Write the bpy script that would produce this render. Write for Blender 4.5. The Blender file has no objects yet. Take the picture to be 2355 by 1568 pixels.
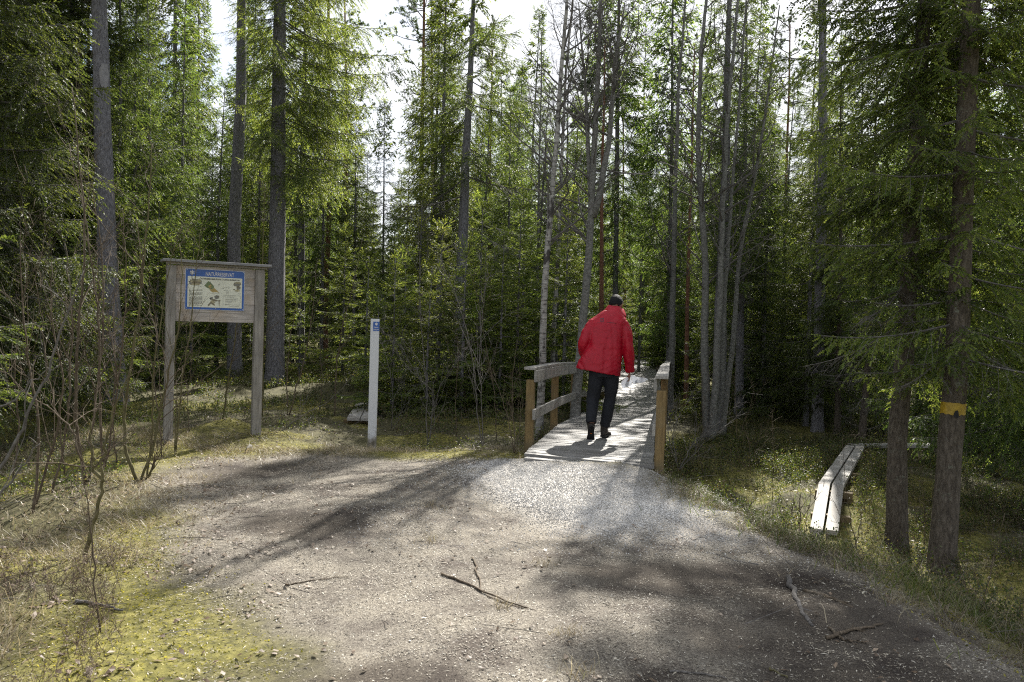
import bpy, math, random
import numpy as np
from mathutils import Matrix, Vector

# ---------------------------------------------------------------- camera, sky, sun
scene = bpy.context.scene
COL = scene.collection
R_ = math.radians
F_PX, CX, CY = 1847.0, 1177.3, 784.0          # focal length and centre for a 2354.6 px wide picture
PITCH, ROLL, CAM_Z = R_(1.2), R_(1.7), 1.6
cp, sp = math.cos(PITCH), math.sin(PITCH)
cr, sr = math.cos(ROLL), math.sin(ROLL)
FWD = np.array([0, cp, -sp]); R0 = np.array([1.0, 0, 0]); U0 = np.array([0, sp, cp])
RGT = R0 * cr + U0 * sr
UPV = -R0 * sr + U0 * cr
CAMP = np.array([0, 0, CAM_Z])

cam_data = bpy.data.cameras.new("camera")
cam = bpy.data.objects.new("camera", cam_data)
COL.objects.link(cam)
cam.matrix_world = Matrix([[RGT[0], UPV[0], -FWD[0], 0], [RGT[1], UPV[1], -FWD[1], 0], [RGT[2], UPV[2], -FWD[2], CAM_Z], [0, 0, 0, 1]])
cam_data.sensor_width = 36.0
cam_data.lens = 36.0 * F_PX / 2354.6
cam_data.clip_start = 0.05
cam_data.clip_end = 2000
cam_data.dof.use_dof = True
cam_data.dof.focus_distance = 11.0
cam_data.dof.aperture_fstop = 6.3
scene.camera = cam

SUN_EL, SUN_AZ = R_(41.0), math.atan2(0.31, 0.95)     # azimuth clockwise from +Y
world = bpy.data.worlds.new("World"); scene.world = world
world.use_nodes = True
wn, wl = world.node_tree.nodes, world.node_tree.links
wn.clear()
sky = wn.new("ShaderNodeTexSky"); sky.sky_type = 'NISHITA'; sky.sun_disc = False
sky.sun_elevation = SUN_EL; sky.sun_rotation = SUN_AZ
sky.air_density = 1.0; sky.dust_density = 1.5; sky.ozone_density = 1.0
tc = wn.new("ShaderNodeTexCoord")
cm = wn.new("ShaderNodeMapping"); cm.inputs['Scale'].default_value = (1.0, 1.0, 2.2)
cn = wn.new("ShaderNodeTexNoise"); cn.inputs['Scale'].default_value = 2.6; cn.inputs['Detail'].default_value = 7; cn.inputs['Roughness'].default_value = 0.55
crp = wn.new("ShaderNodeValToRGB"); crp.color_ramp.elements[0].position = 0.36; crp.color_ramp.elements[1].position = 0.55
mx = wn.new("ShaderNodeMixRGB"); mx.inputs['Color2'].default_value = (7.2, 7.35, 7.7, 1)
bg = wn.new("ShaderNodeBackground"); bg.inputs['Strength'].default_value = 0.062
wo = wn.new("ShaderNodeOutputWorld")
wl.new(tc.outputs['Generated'], cm.inputs['Vector']); wl.new(cm.outputs['Vector'], cn.inputs['Vector'])
wl.new(cn.outputs['Fac'], crp.inputs['Fac']); wl.new(crp.outputs['Color'], mx.inputs['Fac'])
wl.new(sky.outputs['Color'], mx.inputs['Color1']); wl.new(mx.outputs['Color'], bg.inputs['Color'])
wl.new(bg.outputs['Background'], wo.inputs['Surface'])

sun_d = bpy.data.lights.new("sun", 'SUN'); sun_d.energy = 5.0; sun_d.angle = R_(0.53); sun_d.color = (1.0, 0.95, 0.87)
sun = bpy.data.objects.new("sun", sun_d); COL.objects.link(sun)
SUN_DIR = np.array([math.sin(SUN_AZ) * math.cos(SUN_EL), math.cos(SUN_AZ) * math.cos(SUN_EL), math.sin(SUN_EL)])
sun.rotation_euler = Vector(-SUN_DIR).to_track_quat('-Z', 'Y').to_euler()
sun.location = (8, 25, 30)

scene.view_settings.view_transform = 'Standard'
scene.view_settings.look = 'None'
scene.view_settings.exposure = 1.5
scene.view_settings.gamma = 1.0
scene.render.engine = 'CYCLES'
cy = scene.cycles
cy.max_bounces = 5; cy.diffuse_bounces = 3; cy.glossy_bounces = 2; cy.transmission_bounces = 3; cy.transparent_max_bounces = 4
cy.use_adaptive_sampling = True; cy.adaptive_threshold = 0.01
cy.sample_clamp_indirect = 4.0
cy.caustics_reflective = False; cy.caustics_refractive = False
cy.use_denoising = False
cy.filter_width = 1.15

# ---------------------------------------------------------------- placing helpers
def P(px, py, d):
    """pixel of the full picture + forward distance -> world point"""
    return CAMP + RGT * ((px - CX) / F_PX * d) - UPV * ((py - CY) / F_PX * d) + FWD * d

def tan_ray(px, py):
    return RGT * ((px - CX) / F_PX) - UPV * ((py - CY) / F_PX) + FWD

def G(px, py, z=0.0):
    r = tan_ray(px, py)
    return CAMP + r * ((z - CAM_Z) / r[2])

def sstep(t):
    t = np.clip(t, 0, 1)
    return t * t * (3 - 2 * t)

_H = np.random.RandomState(5).rand(256, 256)
def vnoise(x, y, s=1.0, o=0):
    x = np.asarray(x, float) / s + 37.3 * (o + 1) + 1000; y = np.asarray(y, float) / s + 11.7 * (o + 2) + 1000
    xi = np.floor(x).astype(int); yi = np.floor(y).astype(int)
    fx = x - xi; fy = y - yi
    fx = fx * fx * (3 - 2 * fx); fy = fy * fy * (3 - 2 * fy)
    a = _H[xi % 256, yi % 256]; b = _H[(xi + 1) % 256, yi % 256]
    c = _H[xi % 256, (yi + 1) % 256]; d = _H[(xi + 1) % 256, (yi + 1) % 256]
    return (a * (1 - fx) + b * fx) * (1 - fy) + (c * (1 - fx) + d * fx) * fy - 0.5

def fbm(x, y, s, o=0, n=3):
    return sum(vnoise(x, y, s / 2 ** k, o + 3 * k) / 2 ** k for k in range(n))

EDGE_Y = [-3, 3.5, 5.3, 6.2, 6.7, 7.6, 8.2, 8.8, 10.0, 12.0, 14, 20, 30, 90]
EDGE_X = [3.0, 2.8, 2.65, 2.35, 2.05, 1.8, 1.65, 1.35, 0.75, 0.6, 1.0, 2.2, 6, 8]
LEFT_Y = [-3, 3, 5, 7, 9, 10, 12, 90]
LEFT_X = [-2.6, -2.7, -3.1, -3.9, -4.6, -5.2, -7, -9]
def in_clear(x, y):
    """1 inside the trodden clearing, 0 in the forest"""
    e = np.interp(y, EDGE_Y, EDGE_X); l = np.interp(y, LEFT_Y, LEFT_X)
    return sstep((e - x) / 0.5) * sstep((x - l) / 0.8) * sstep((10.8 - y) / 1.2)

def tz(x, y):
    x = np.asarray(x, float); y = np.asarray(y, float)
    e = np.interp(y, EDGE_Y, EDGE_X); l = np.interp(y, LEFT_Y, LEFT_X)
    z = -0.47 * sstep((x - e) / 1.1) * (1 - sstep((y - 24) / 14))
    z = z - 0.30 * sstep((l - x) / 1.2) * (1 - sstep((y - 10) / 5))
    z = z + 0.13 * np.exp(-((x - 0.9) ** 2 / 1.6 + (y - 8.7) ** 2 / 1.4)) * sstep((e + 0.2 - x) / 0.4)
    c = in_clear(x, y)
    z = z + (1 - c) * (0.30 * fbm(x, y, 2.4, 1) + 0.10 * fbm(x, y, 0.5, 4)) + c * (0.05 * fbm(x, y, 1.3, 2) + 0.012 * fbm(x, y, 0.2, 7))
    z = z + 0.5 * sstep((y - 30) / 40)
    # firm ground carrying the boardwalk
    for (ax_, ay_, bx_, by_, za, zb) in ((3.15, 7.9, 3.72, 9.2, -0.43, -0.29), (3.72, 9.2, 5.5, 12.7, -0.29, -0.33)):
        ex, ey = bx_ - ax_, by_ - ay_; t = np.clip(((x - ax_) * ex + (y - ay_) * ey) / (ex * ex + ey * ey), 0, 1); dd = np.hypot(x - ax_ - t * ex, y - ay_ - t * ey)
        k = 1 - sstep((dd - 0.25) / 0.6); z = z * (1 - k) + (za + (zb - za) * t + 0.05 * fbm(x, y, 0.5, 4)) * k
    # hollow under the footbridge
    cx_ = np.interp(y, [8.7, 11.8, 14.2, 16.2, 20, 29.6], [0.85, 1.42, 1.9, 2.3, 3.1, 4.65]); u = sstep((1.05 - np.abs(x - cx_)) / 0.35) * sstep((y - 9.05 + 0.427 * (x - 0.85) + 0.30) / 0.15) * (y < 34)
    return z * (1 - u) + np.minimum(z, -0.02 - 0.16 * sstep((y - 10) / 2) * (1 - sstep((y - 22) / 6))) * u

def tz1(x, y):
    return float(tz(np.array([x]), np.array([y]))[0])

# ---------------------------------------------------------------- object helpers
def tag(o, label=None, cat=None, group=None, kind=None):
    for k, v in (('label', label), ('category', cat), ('group', group), ('kind', kind)):
        if v: o[k] = v
    return o

def empty(name, loc, label=None, cat=None, group=None, rz=0.0):
    o = bpy.data.objects.new(name, None); COL.objects.link(o)
    o.location = tuple(float(v) for v in loc); o.rotation_euler = (0, 0, rz)
    o.empty_display_size = 0.2
    return tag(o, label, cat, group)

class MB:
    """collects geometry for ONE mesh object"""
    def __init__(s):
        s.v = []; s.q = []; s.t = []; s.mq = []; s.mt = []; s.n = 0
    def add(s, V, Q=None, T=None, m=0):
        V = np.asarray(V, float).reshape(-1, 3)
        if Q is not None and len(Q):
            Q = np.asarray(Q, np.int64).reshape(-1, 4); s.q.append(Q + s.n); s.mq.append(np.full(len(Q), m, np.int32))
        if T is not None and len(T):
            T = np.asarray(T, np.int64).reshape(-1, 3); s.t.append(T + s.n); s.mt.append(np.full(len(T), m, np.int32))
        s.v.append(V); s.n += len(V)
        return s
    def arrays(s):
        V = np.concatenate(s.v) if s.v else np.zeros((0, 3))
        Q = np.concatenate(s.q) if s.q else np.zeros((0, 4), np.int64)
        T = np.concatenate(s.t) if s.t else np.zeros((0, 3), np.int64)
        mq = np.concatenate(s.mq) if s.mq else np.zeros(0, np.int32)
        mt = np.concatenate(s.mt) if s.mt else np.zeros(0, np.int32)
        return V, Q, T, mq, mt
    def merge(s, arr, M=None, off=None, sc=1.0, mmap=None):
        V, Q, T, mq, mt = arr
        V = V * sc
        if M is not None: V = V @ M.T
        if off is not None: V = V + off
        if len(Q): s.q.append(Q + s.n); s.mq.append(mq)
        if len(T): s.t.append(T + s.n); s.mt.append(mt)
        s.v.append(V); s.n += len(V)
    def box(s, c, size, M=None, m=0, taper=1.0):
        hx, hy, hz = [k / 2 for k in size]
        V = np.array([[-hx, -hy, -hz], [hx, -hy, -hz], [hx, hy, -hz], [-hx, hy, -hz], [-hx * taper, -hy * taper, hz], [hx * taper, -hy * taper, hz], [hx * taper, hy * taper, hz], [-hx * taper, hy * taper, hz]])
        if M is not None: V = V @ np.asarray(M).T
        V = V + np.asarray(c)
        return s.add(V, [[3, 2, 1, 0], [4, 5, 6, 7], [0, 1, 5, 4], [1, 2, 6, 5], [2, 3, 7, 6], [3, 0, 4, 7]], m=m)
    def bar(s, a, b, w, h, up=(0, 0, 1), m=0):
        """rectangular bar from a to b, w across, h along up"""
        a = np.asarray(a, float); b = np.asarray(b, float); d = b - a; L = np.linalg.norm(d); d /= L
        up = np.asarray(up, float); x = np.cross(up, d); x /= np.linalg.norm(x); z = np.cross(d, x)
        M = np.stack([x, d, z], 1)
        return s.box((a + b) / 2, (w, L, h), M, m)
    def tube(s, pts, rad, n=8, m=0, cap=True, jit=None, rng=None):
        pts = np.asarray(pts, float); rad = np.broadcast_to(np.asarray(rad, float), (len(pts),))
        tg = np.gradient(pts, axis=0); tg /= np.linalg.norm(tg, axis=1)[:, None] + 1e-12
        ref = np.array([1.0, 0, 0]) if abs(tg[0][0]) < 0.8 else np.array([0, 1.0, 0])
        x = ref - tg * (tg @ ref)[:, None]; x /= np.linalg.norm(x, axis=1)[:, None] + 1e-12
        y = np.cross(tg, x)
        a = np.arange(n) * 2 * math.pi / n
        rr = rad[:, None] * np.ones((1, n))
        if jit is not None: rr = rr * (1 + jit * (rng.rand(len(pts), n) - 0.5))
        V = pts[:, None, :] + rr[:, :, None] * (np.cos(a)[None, :, None] * x[:, None, :] + np.sin(a)[None, :, None] * y[:, None, :])
        V = V.reshape(-1, 3); k = len(pts)
        i = np.arange(k - 1)[:, None] * n; j = np.arange(n)[None, :]; j2 = (j + 1) % n
        Q = np.stack([i + j, i + j2, i + n + j2, i + n + j], -1).reshape(-1, 4)
        if cap:
            V = np.vstack([V, pts[0], pts[-1]]); c0, c1 = k * n, k * n + 1
            jj = np.arange(n); T = np.vstack([np.stack([(jj + 1) % n, jj, np.full(n, c0)], 1), np.stack([(k - 1) * n + jj, (k - 1) * n + (jj + 1) % n, np.full(n, c1)], 1)])
            return s.add(V, Q, T, m)
        return s.add(V, Q, None, m)
    def build(s, name, mats, parent=None, loc=None, smooth=False, bevel=0.0):
        V, Q, T, mq, mt = s.arrays()
        return mesh_obj(name, V, Q, T, mats, mq, mt, parent, loc, smooth, bevel)

def mesh_data(name, V, Q, T, mats, mq=None, mt=None, smooth=False):
    me = bpy.data.meshes.new(name)
    me.vertices.add(len(V)); me.vertices.foreach_set("co", np.ascontiguousarray(V, np.float32).ravel())
    nl = len(Q) * 4 + len(T) * 3
    me.loops.add(nl); me.loops.foreach_set("vertex_index", np.concatenate([Q.ravel(), T.ravel()]).astype(np.int32))
    me.polygons.add(len(Q) + len(T))
    st = np.concatenate([np.arange(len(Q)) * 4, len(Q) * 4 + np.arange(len(T)) * 3]).astype(np.int32)
    me.polygons.foreach_set("loop_start", st)
    if not isinstance(mats, (list, tuple)): mats = [mats]
    for m in mats: me.materials.append(m)
    if len(mats) > 1 and mq is not None:
        me.polygons.foreach_set("material_index", np.concatenate([mq, mt]).astype(np.int32))
    me.polygons.foreach_set("use_smooth", np.full(len(Q) + len(T), smooth))
    me.update(calc_edges=True)
    return me

def mesh_obj(name, V, Q, T, mats, mq=None, mt=None, parent=None, loc=None, smooth=False, bevel=0.0):
    if loc is not None: V = V - np.asarray(loc, float)
    me = mesh_data(name, V, np.asarray(Q), np.asarray(T), mats, mq, mt, smooth)
    o = bpy.data.objects.new(name, me); COL.objects.link(o)
    if loc is not None: o.location = tuple(float(v) for v in loc)
    if parent is not None: o.parent = parent
    if bevel:
        b = o.modifiers.new("bevel", 'BEVEL'); b.width = bevel; b.segments = 2; b.limit_method = 'ANGLE'
    return o

def rotz(a):
    c, s_ = math.cos(a), math.sin(a)
    return np.array([[c, -s_, 0], [s_, c, 0], [0, 0, 1.0]])
def roty(a):
    c, s_ = math.cos(a), math.sin(a)
    return np.array([[c, 0, s_], [0, 1, 0], [-s_, 0, c]])
def rotx(a):
    c, s_ = math.cos(a), math.sin(a)
    return np.array([[1, 0, 0], [0, c, -s_], [0, s_, c]])

# ---------------------------------------------------------------- materials
ALB = 0.70      # surfaces below are listed as seen in sun; their base colours are this much darker
def k3(c, f=None):
    return tuple(float(v) * (ALB if f is None else f) for v in c[:3])

def mat(name):
    m = bpy.data.materials.new(name); m.use_nodes = True
    n = m.node_tree.nodes; n.clear()
    out = n.new("ShaderNodeOutputMaterial")
    return m, n, m.node_tree.links, out

def ramp(n, stops, interp='LINEAR'):
    r = n.new("ShaderNodeValToRGB"); cr_ = r.color_ramp; cr_.interpolation = interp
    while len(cr_.elements) < len(stops): cr_.elements.new(0.5)
    for e, (p, c) in zip(cr_.elements, stops):
        e.position = p; e.color = (*c, 1) if len(c) == 3 else c
    return r

def noise_n(n, l, vec, scale, detail=4, rough=0.55, dist=0.0):
    t = n.new("ShaderNodeTexNoise"); t.inputs['Scale'].default_value = scale; t.inputs['Detail'].default_value = detail
    t.inputs['Roughness'].default_value = rough; t.inputs['Distortion'].default_value = dist
    if vec is not None: l.new(vec, t.inputs['Vector'])
    return t

def mapping(n, l, vec, scale=(1, 1, 1), rot=(0, 0, 0)):
    m = n.new("ShaderNodeMapping"); m.inputs['Scale'].default_value = scale; m.inputs['Rotation'].default_value = rot
    l.new(vec, m.inputs['Vector']); return m.outputs['Vector']

def mixc(n, l, fac, a, b, mode='MIX'):
    m = n.new("ShaderNodeMixRGB"); m.blend_type = mode
    for k, v in (('Fac', fac), ('Color1', a), ('Color2', b)):
        if hasattr(v, 'links'): l.new(v, m.inputs[k])
        elif isinstance(v, (int, float)): m.inputs[k].default_value = v
        else: m.inputs[k].default_value = (*v, 1)
    return m.outputs['Color']

def bump(n, l, h, strength, dist=0.01, normal=None):
    b = n.new("ShaderNodeBump"); b.inputs['Strength'].default_value = strength; b.inputs['Distance'].default_value = dist
    l.new(h, b.inputs['Height'])
    if normal is not None: l.new(normal, b.inputs['Normal'])
    return b.outputs['Normal']

def principled(n, l, out, col, rough=0.7, normal=None, spec=0.5, **kw):
    p = n.new("ShaderNodeBsdfPrincipled")
    if hasattr(col, 'links'): l.new(col, p.inputs['Base Color'])
    else: p.inputs['Base Color'].default_value = (*col, 1)
    if hasattr(rough, 'links'): l.new(rough, p.inputs['Roughness'])
    else: p.inputs['Roughness'].default_value = rough
    p.inputs['Specular IOR Level'].default_value = spec
    if normal is not None: l.new(normal, p.inputs['Normal'])
    for k, v in kw.items(): p.inputs[k].default_value = v
    if out is not None: l.new(p.outputs['BSDF'], out.inputs['Surface'])
    return p

def leafy(name, stops, trans=0.4, tcol=(0.3, 0.42, 0.06), rough=0.45, nscale=0.8, spec=0.4, objvar=0.25):
    """foliage: colour varies by island, by clump and by tree; light passes through it"""
    m, n, l, out = mat(name)
    g = n.new("ShaderNodeNewGeometry"); oi = n.new("ShaderNodeObjectInfo"); t = n.new("ShaderNodeTexCoord")
    r = ramp(n, [(a, k3(b)) for a, b in stops]); l.new(g.outputs['Random Per Island'], r.inputs['Fac'])
    nz = noise_n(n, l, t.outputs['Object'], nscale, 2)
    r2 = ramp(n, [(0.3, (0.62, 0.62, 0.62)), (0.7, (1.25, 1.25, 1.25))]); l.new(nz.outputs['Fac'], r2.inputs['Fac'])
    c = mixc(n, l, 1.0, r.outputs['Color'], r2.outputs['Color'], 'MULTIPLY')
    hs = n.new("ShaderNodeHueSaturation"); l.new(c, hs.inputs['Color'])
    mr = n.new("ShaderNodeMapRange"); mr.inputs['To Min'].default_value = 1 - objvar; mr.inputs['To Max'].default_value = 1 + objvar
    l.new(oi.outputs['Random'], mr.inputs['Value']); l.new(mr.outputs['Result'], hs.inputs['Value'])
    mr2 = n.new("ShaderNodeMapRange"); mr2.inputs['To Min'].default_value = 0.487; mr2.inputs['To Max'].default_value = 0.512
    l.new(oi.outputs['Random'], mr2.inputs['Value']); l.new(mr2.outputs['Result'], hs.inputs['Hue'])
    p = principled(n, l, None, hs.outputs['Color'], rough, spec=spec)
    tr = n.new("ShaderNodeBsdfTranslucent")
    tc_ = mixc(n, l, 1.0, hs.outputs['Color'], tcol, 'MULTIPLY')
    l.new(tc_, tr.inputs['Color'])
    ms = n.new("ShaderNodeMixShader"); ms.inputs['Fac'].default_value = trans
    l.new(p.outputs['BSDF'], ms.inputs[1]); l.new(tr.outputs['BSDF'], ms.inputs[2]); l.new(ms.outputs['Shader'], out.inputs['Surface'])
    return m

MAT = {}
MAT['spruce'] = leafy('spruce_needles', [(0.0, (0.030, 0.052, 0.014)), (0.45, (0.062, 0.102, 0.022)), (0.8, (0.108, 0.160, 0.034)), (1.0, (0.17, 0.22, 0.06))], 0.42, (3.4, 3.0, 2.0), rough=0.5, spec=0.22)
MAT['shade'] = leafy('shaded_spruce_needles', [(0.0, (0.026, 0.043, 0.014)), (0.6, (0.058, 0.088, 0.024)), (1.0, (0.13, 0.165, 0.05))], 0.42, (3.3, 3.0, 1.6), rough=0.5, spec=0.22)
MAT['young'] = leafy('young_spruce_needles', [(0.0, (0.050, 0.082, 0.018)), (0.5, (0.110, 0.165, 0.032)), (1.0, (0.22, 0.275, 0.075))], 0.44, (3.4, 3.0, 2.0), rough=0.5, spec=0.22)
MAT['pine'] = leafy('pine_needles', [(0.0, (0.038, 0.058, 0.030)), (0.5, (0.068, 0.092, 0.045)), (1.0, (0.12, 0.15, 0.07))], 0.4, (2.4, 2.4, 1.8))
MAT['berry'] = leafy('bilberry_leaves', [(0.0, (0.035, 0.055, 0.018)), (0.5, (0.085, 0.115, 0.035)), (0.85, (0.17, 0.18, 0.065)), (1.0, (0.26, 0.18, 0.11))], 0.35, (2.6, 2.8, 1.2), rough=0.5, spec=0.35)
MAT['moss'] = leafy('moss_tufts', [(0.0, (0.09, 0.095, 0.025)), (0.5, (0.28, 0.265, 0.05)), (0.85, (0.52, 0.46, 0.09)), (1.0, (0.60, 0.54, 0.26))], 0.3, (1.9, 1.9, 1.0), rough=0.8, spec=0.2)
MAT['straw'] = leafy('dry_straw', [(0.0, (0.17, 0.135, 0.08)), (0.5, (0.40, 0.34, 0.22)), (0.9, (0.60, 0.54, 0.38)), (1.0, (0.20, 0.23, 0.07))], 0.3, (1.5, 1.45, 1.2), rough=0.5, spec=0.4)
MAT['grass'] = leafy('green_grass', [(0.0, (0.06, 0.09, 0.02)), (0.6, (0.13, 0.18, 0.04)), (1.0, (0.24, 0.26, 0.09))], 0.4, (2.2, 2.3, 1.2), rough=0.5)
MAT['heather'] = leafy('heather', [(0.0, (0.07, 0.055, 0.035)), (0.6, (0.16, 0.115, 0.085)), (1.0, (0.28, 0.20, 0.16))], 0.2, (1.4, 1.3, 1.2), rough=0.7)
MAT['leaf'] = leafy('fallen_leaves', [(0.0, (0.09, 0.055, 0.03)), (0.5, (0.20, 0.14, 0.09)), (0.92, (0.30, 0.23, 0.16)), (1.0, (0.44, 0.37, 0.29))], 0.15, (1.3, 1.2, 1.0), rough=0.55, spec=0.4)
MAT['chips'] = leafy('bark_chips', [(0.0, (0.04, 0.032, 0.025)), (0.42, (0.17, 0.14, 0.105)), (0.80, (0.44, 0.39, 0.305)), (1.0, (0.68, 0.64, 0.55))], 0.05, (1, 1, 1), rough=0.6, spec=0.4)
MAT['stones'] = leafy('crushed_stone', [(0.0, (0.36, 0.35, 0.33)), (0.5, (0.68, 0.66, 0.62)), (1.0, (0.98, 0.95, 0.90))], 0.0, (1, 1, 1), rough=0.7, spec=0.3)

def bark(name, dark, mid, light, sx=22, sz=7, lich=(0.30, 0.32, 0.28), lf=0.25, bs=0.9, bd=0.02):
    m, n, l, out = mat(name); dark, mid, light, lich = k3(dark), k3(mid), k3(light), k3(lich)
    t = n.new("ShaderNodeTexCoord"); v = mapping(n, l, t.outputs['Object'], (sx, sx, sz))
    vf = mapping(n, l, t.outputs['Object'], (sx * 2.2, sx * 2.2, sz * 1.9)); nd = noise_n(n, l, v, 0.8, 3)
    va = n.new("ShaderNodeVectorMath"); va.operation = 'ADD'; l.new(v, va.inputs[0]); l.new(nd.outputs['Color'], va.inputs[1])
    vo = n.new("ShaderNodeTexVoronoi"); vo.inputs['Scale'].default_value = 1.0; vo.feature = 'DISTANCE_TO_EDGE'; l.new(va.outputs[0], vo.inputs['Vector'])
    nf = noise_n(n, l, vf, 1.0, 8, 0.78)
    r = ramp(n, [(0.30, dark), (0.48, mid), (0.68, light)])
    ad = n.new("ShaderNodeMath"); ad.operation = 'MULTIPLY'; l.new(vo.outputs['Distance'], ad.inputs[0]); ad.inputs[1].default_value = 0.22
    ad2 = n.new("ShaderNodeMath"); ad2.operation = 'ADD'; l.new(ad.outputs[0], ad2.inputs[0]); l.new(nf.outputs['Fac'], ad2.inputs[1])
    l.new(ad2.outputs[0], r.inputs['Fac'])
    nl_ = noise_n(n, l, t.outputs['Object'], 5, 5, 0.7); rl = ramp(n, [(0.58, (0, 0, 0)), (0.68, (1, 1, 1))]); l.new(nl_.outputs['Fac'], rl.inputs['Fac'])
    ml = n.new("ShaderNodeMath"); ml.operation = 'MULTIPLY'; l.new(rl.outputs['Color'], ml.inputs[0]); ml.inputs[1].default_value = lf
    c = mixc(n, l, ml.outputs[0], r.outputs['Color'], lich)
    principled(n, l, out, c, 0.85, bump(n, l, ad2.outputs[0], bs, bd), 0.25)
    return m
MAT['bark_spruce'] = bark('spruce_bark', (0.06, 0.056, 0.058), (0.18, 0.175, 0.185), (0.38, 0.37, 0.39))
MAT['bark_brown'] = bark('brown_spruce_bark', (0.026, 0.022, 0.017), (0.095, 0.078, 0.060), (0.20, 0.17, 0.135), lich=(0.30, 0.32, 0.25), lf=0.8)
MAT['bark_pine'] = bark('pine_bark', (0.06, 0.028, 0.018), (0.20, 0.095, 0.055), (0.34, 0.19, 0.12), sx=14, sz=5, lf=0.1)
MAT['bark_grey'] = bark('grey_bark', (0.055, 0.055, 0.05), (0.17, 0.168, 0.152), (0.34, 0.335, 0.31), sx=10, sz=16, lich=(0.34, 0.36, 0.31), lf=0.6, bs=0.6)
MAT['twig'] = bark('grey_twigs', (0.05, 0.045, 0.04), (0.12, 0.11, 0.10), (0.24, 0.225, 0.21), lf=0.3, bs=0.2)
MAT['twig_red'] = bark('red_brown_twigs', (0.04, 0.030, 0.020), (0.105, 0.080, 0.052), (0.21, 0.165, 0.12), lf=0.2, bs=0.2)
MAT['twig_olive'] = bark('olive_stems', (0.05, 0.045, 0.018), (0.12, 0.105, 0.045), (0.20, 0.18, 0.09), lf=0.2, bs=0.2)

def birch_bark():
    m, n, l, out = mat('birch_bark')
    t = n.new("ShaderNodeTexCoord"); v = mapping(n, l, t.outputs['Object'], (5, 5, 26))
    n1 = noise_n(n, l, v, 1.2, 5, 0.7); r = ramp(n, [(0.36, (0.04, 0.036, 0.032)), (0.46, (0.24, 0.23, 0.21)), (0.7, (0.40, 0.39, 0.36))]); l.new(n1.outputs['Fac'], r.inputs['Fac'])
    n2 = noise_n(n, l, mapping(n, l, t.outputs['Object'], (6, 6, 3.0)), 1.0, 4, 0.7); r2 = ramp(n, [(0.53, (0, 0, 0)), (0.60, (1, 1, 1))]); l.new(n2.outputs['Fac'], r2.inputs['Fac'])
    c = mixc(n, l, r2.outputs['Color'], r.outputs['Color'], (0.045, 0.04, 0.036))
    principled(n, l, out, c, 0.7, bump(n, l, n1.outputs['Fac'], 0.3, 0.01), 0.3)
    return m
MAT['birch'] = birch_bark()

def wood(name, a, b, c, axis=(1.2, 1.2, 22), knots=True, rough=0.75, stain=None):
    """weathered planks: fine grain along one axis of the object, a few knots, blotches"""
    m, n, l, out = mat(name); a, b, c = k3(a), k3(b), k3(c); stain = k3(stain) if stain is not None else None
    t = n.new("ShaderNodeTexCoord"); g = n.new("ShaderNodeNewGeometry")
    sc = n.new("ShaderNodeVectorMath"); sc.operation = 'SCALE'; sc.inputs['Scale'].default_value = 9.0
    cb = n.new("ShaderNodeCombineXYZ")
    for i in range(3): l.new(g.outputs['Random Per Island'], cb.inputs[i])
    l.new(cb.outputs[0], sc.inputs[0])
    va = n.new("ShaderNodeVectorMath"); va.operation = 'ADD'; l.new(t.outputs['Object'], va.inputs[0]); l.new(sc.outputs[0], va.inputs[1])
    v = mapping(n, l, va.outputs[0], axis)
    n1 = noise_n(n, l, v, 3.0, 6, 0.65, 0.6)
    r = ramp(n, [(0.28, a), (0.5, b), (0.75, c)]); l.new(n1.outputs['Fac'], r.inputs['Fac'])
    n2 = noise_n(n, l, va.outputs[0], 3.0, 3); r2 = ramp(n, [(0.3, (0.7, 0.7, 0.7)), (0.7, (1.15, 1.15, 1.15))]); l.new(n2.outputs['Fac'], r2.inputs['Fac'])
    col = mixc(n, l, 1.0, r.outputs['Color'], r2.outputs['Color'], 'MULTIPLY')
    rb = ramp(n, [(0, (0.78, 0.78, 0.78)), (1, (1.15, 1.15, 1.15))]); l.new(g.outputs['Random Per Island'], rb.inputs['Fac'])
    col = mixc(n, l, 1.0, col, rb.outputs['Color'], 'MULTIPLY')
    if knots:
        vo = n.new("ShaderNodeTexVoronoi"); vo.inputs['Scale'].default_value = 3.5; l.new(va.outputs[0], vo.inputs['Vector'])
        rk = ramp(n, [(0.04, (1, 1, 1)), (0.08, (0, 0, 0))]); l.new(vo.outputs['Distance'], rk.inputs['Fac'])
        col = mixc(n, l, rk.outputs['Color'], col, tuple(k * 0.35 for k in a))
    if stain is not None:
        n3 = noise_n(n, l, t.outputs['Object'], 2.0, 4, 0.7); r3 = ramp(n, [(0.45, (0, 0, 0)), (0.7, (1, 1, 1))]); l.new(n3.outputs['Fac'], r3.inputs['Fac'])
        col = mixc(n, l, r3.outputs['Color'], col, stain)
    principled(n, l, out, col, rough, bump(n, l, n1.outputs['Fac'], 0.5, 0.004), 0.3)
    return m
MAT['wood_v'] = wood('weathered_post_wood', (0.20, 0.185, 0.16), (0.37, 0.345, 0.305), (0.50, 0.47, 0.43), (22, 22, 1.2))
MAT['wood_h'] = wood('weathered_board_wood', (0.30, 0.27, 0.24), (0.54, 0.495, 0.45), (0.72, 0.67, 0.62), (1.0, 22, 22), stain=(0.46, 0.36, 0.25))
MAT['wood_grey'] = wood('grey_board_wood', (0.18, 0.18, 0.18), (0.33, 0.33, 0.33), (0.46, 0.46, 0.47), (1.0, 22, 22))
MAT['deck'] = wood('weathered_deck_wood', (0.15, 0.145, 0.135), (0.31, 0.305, 0.29), (0.45, 0.445, 0.43), (1.4, 26, 26), stain=(0.20, 0.19, 0.175), rough=0.5)
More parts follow.
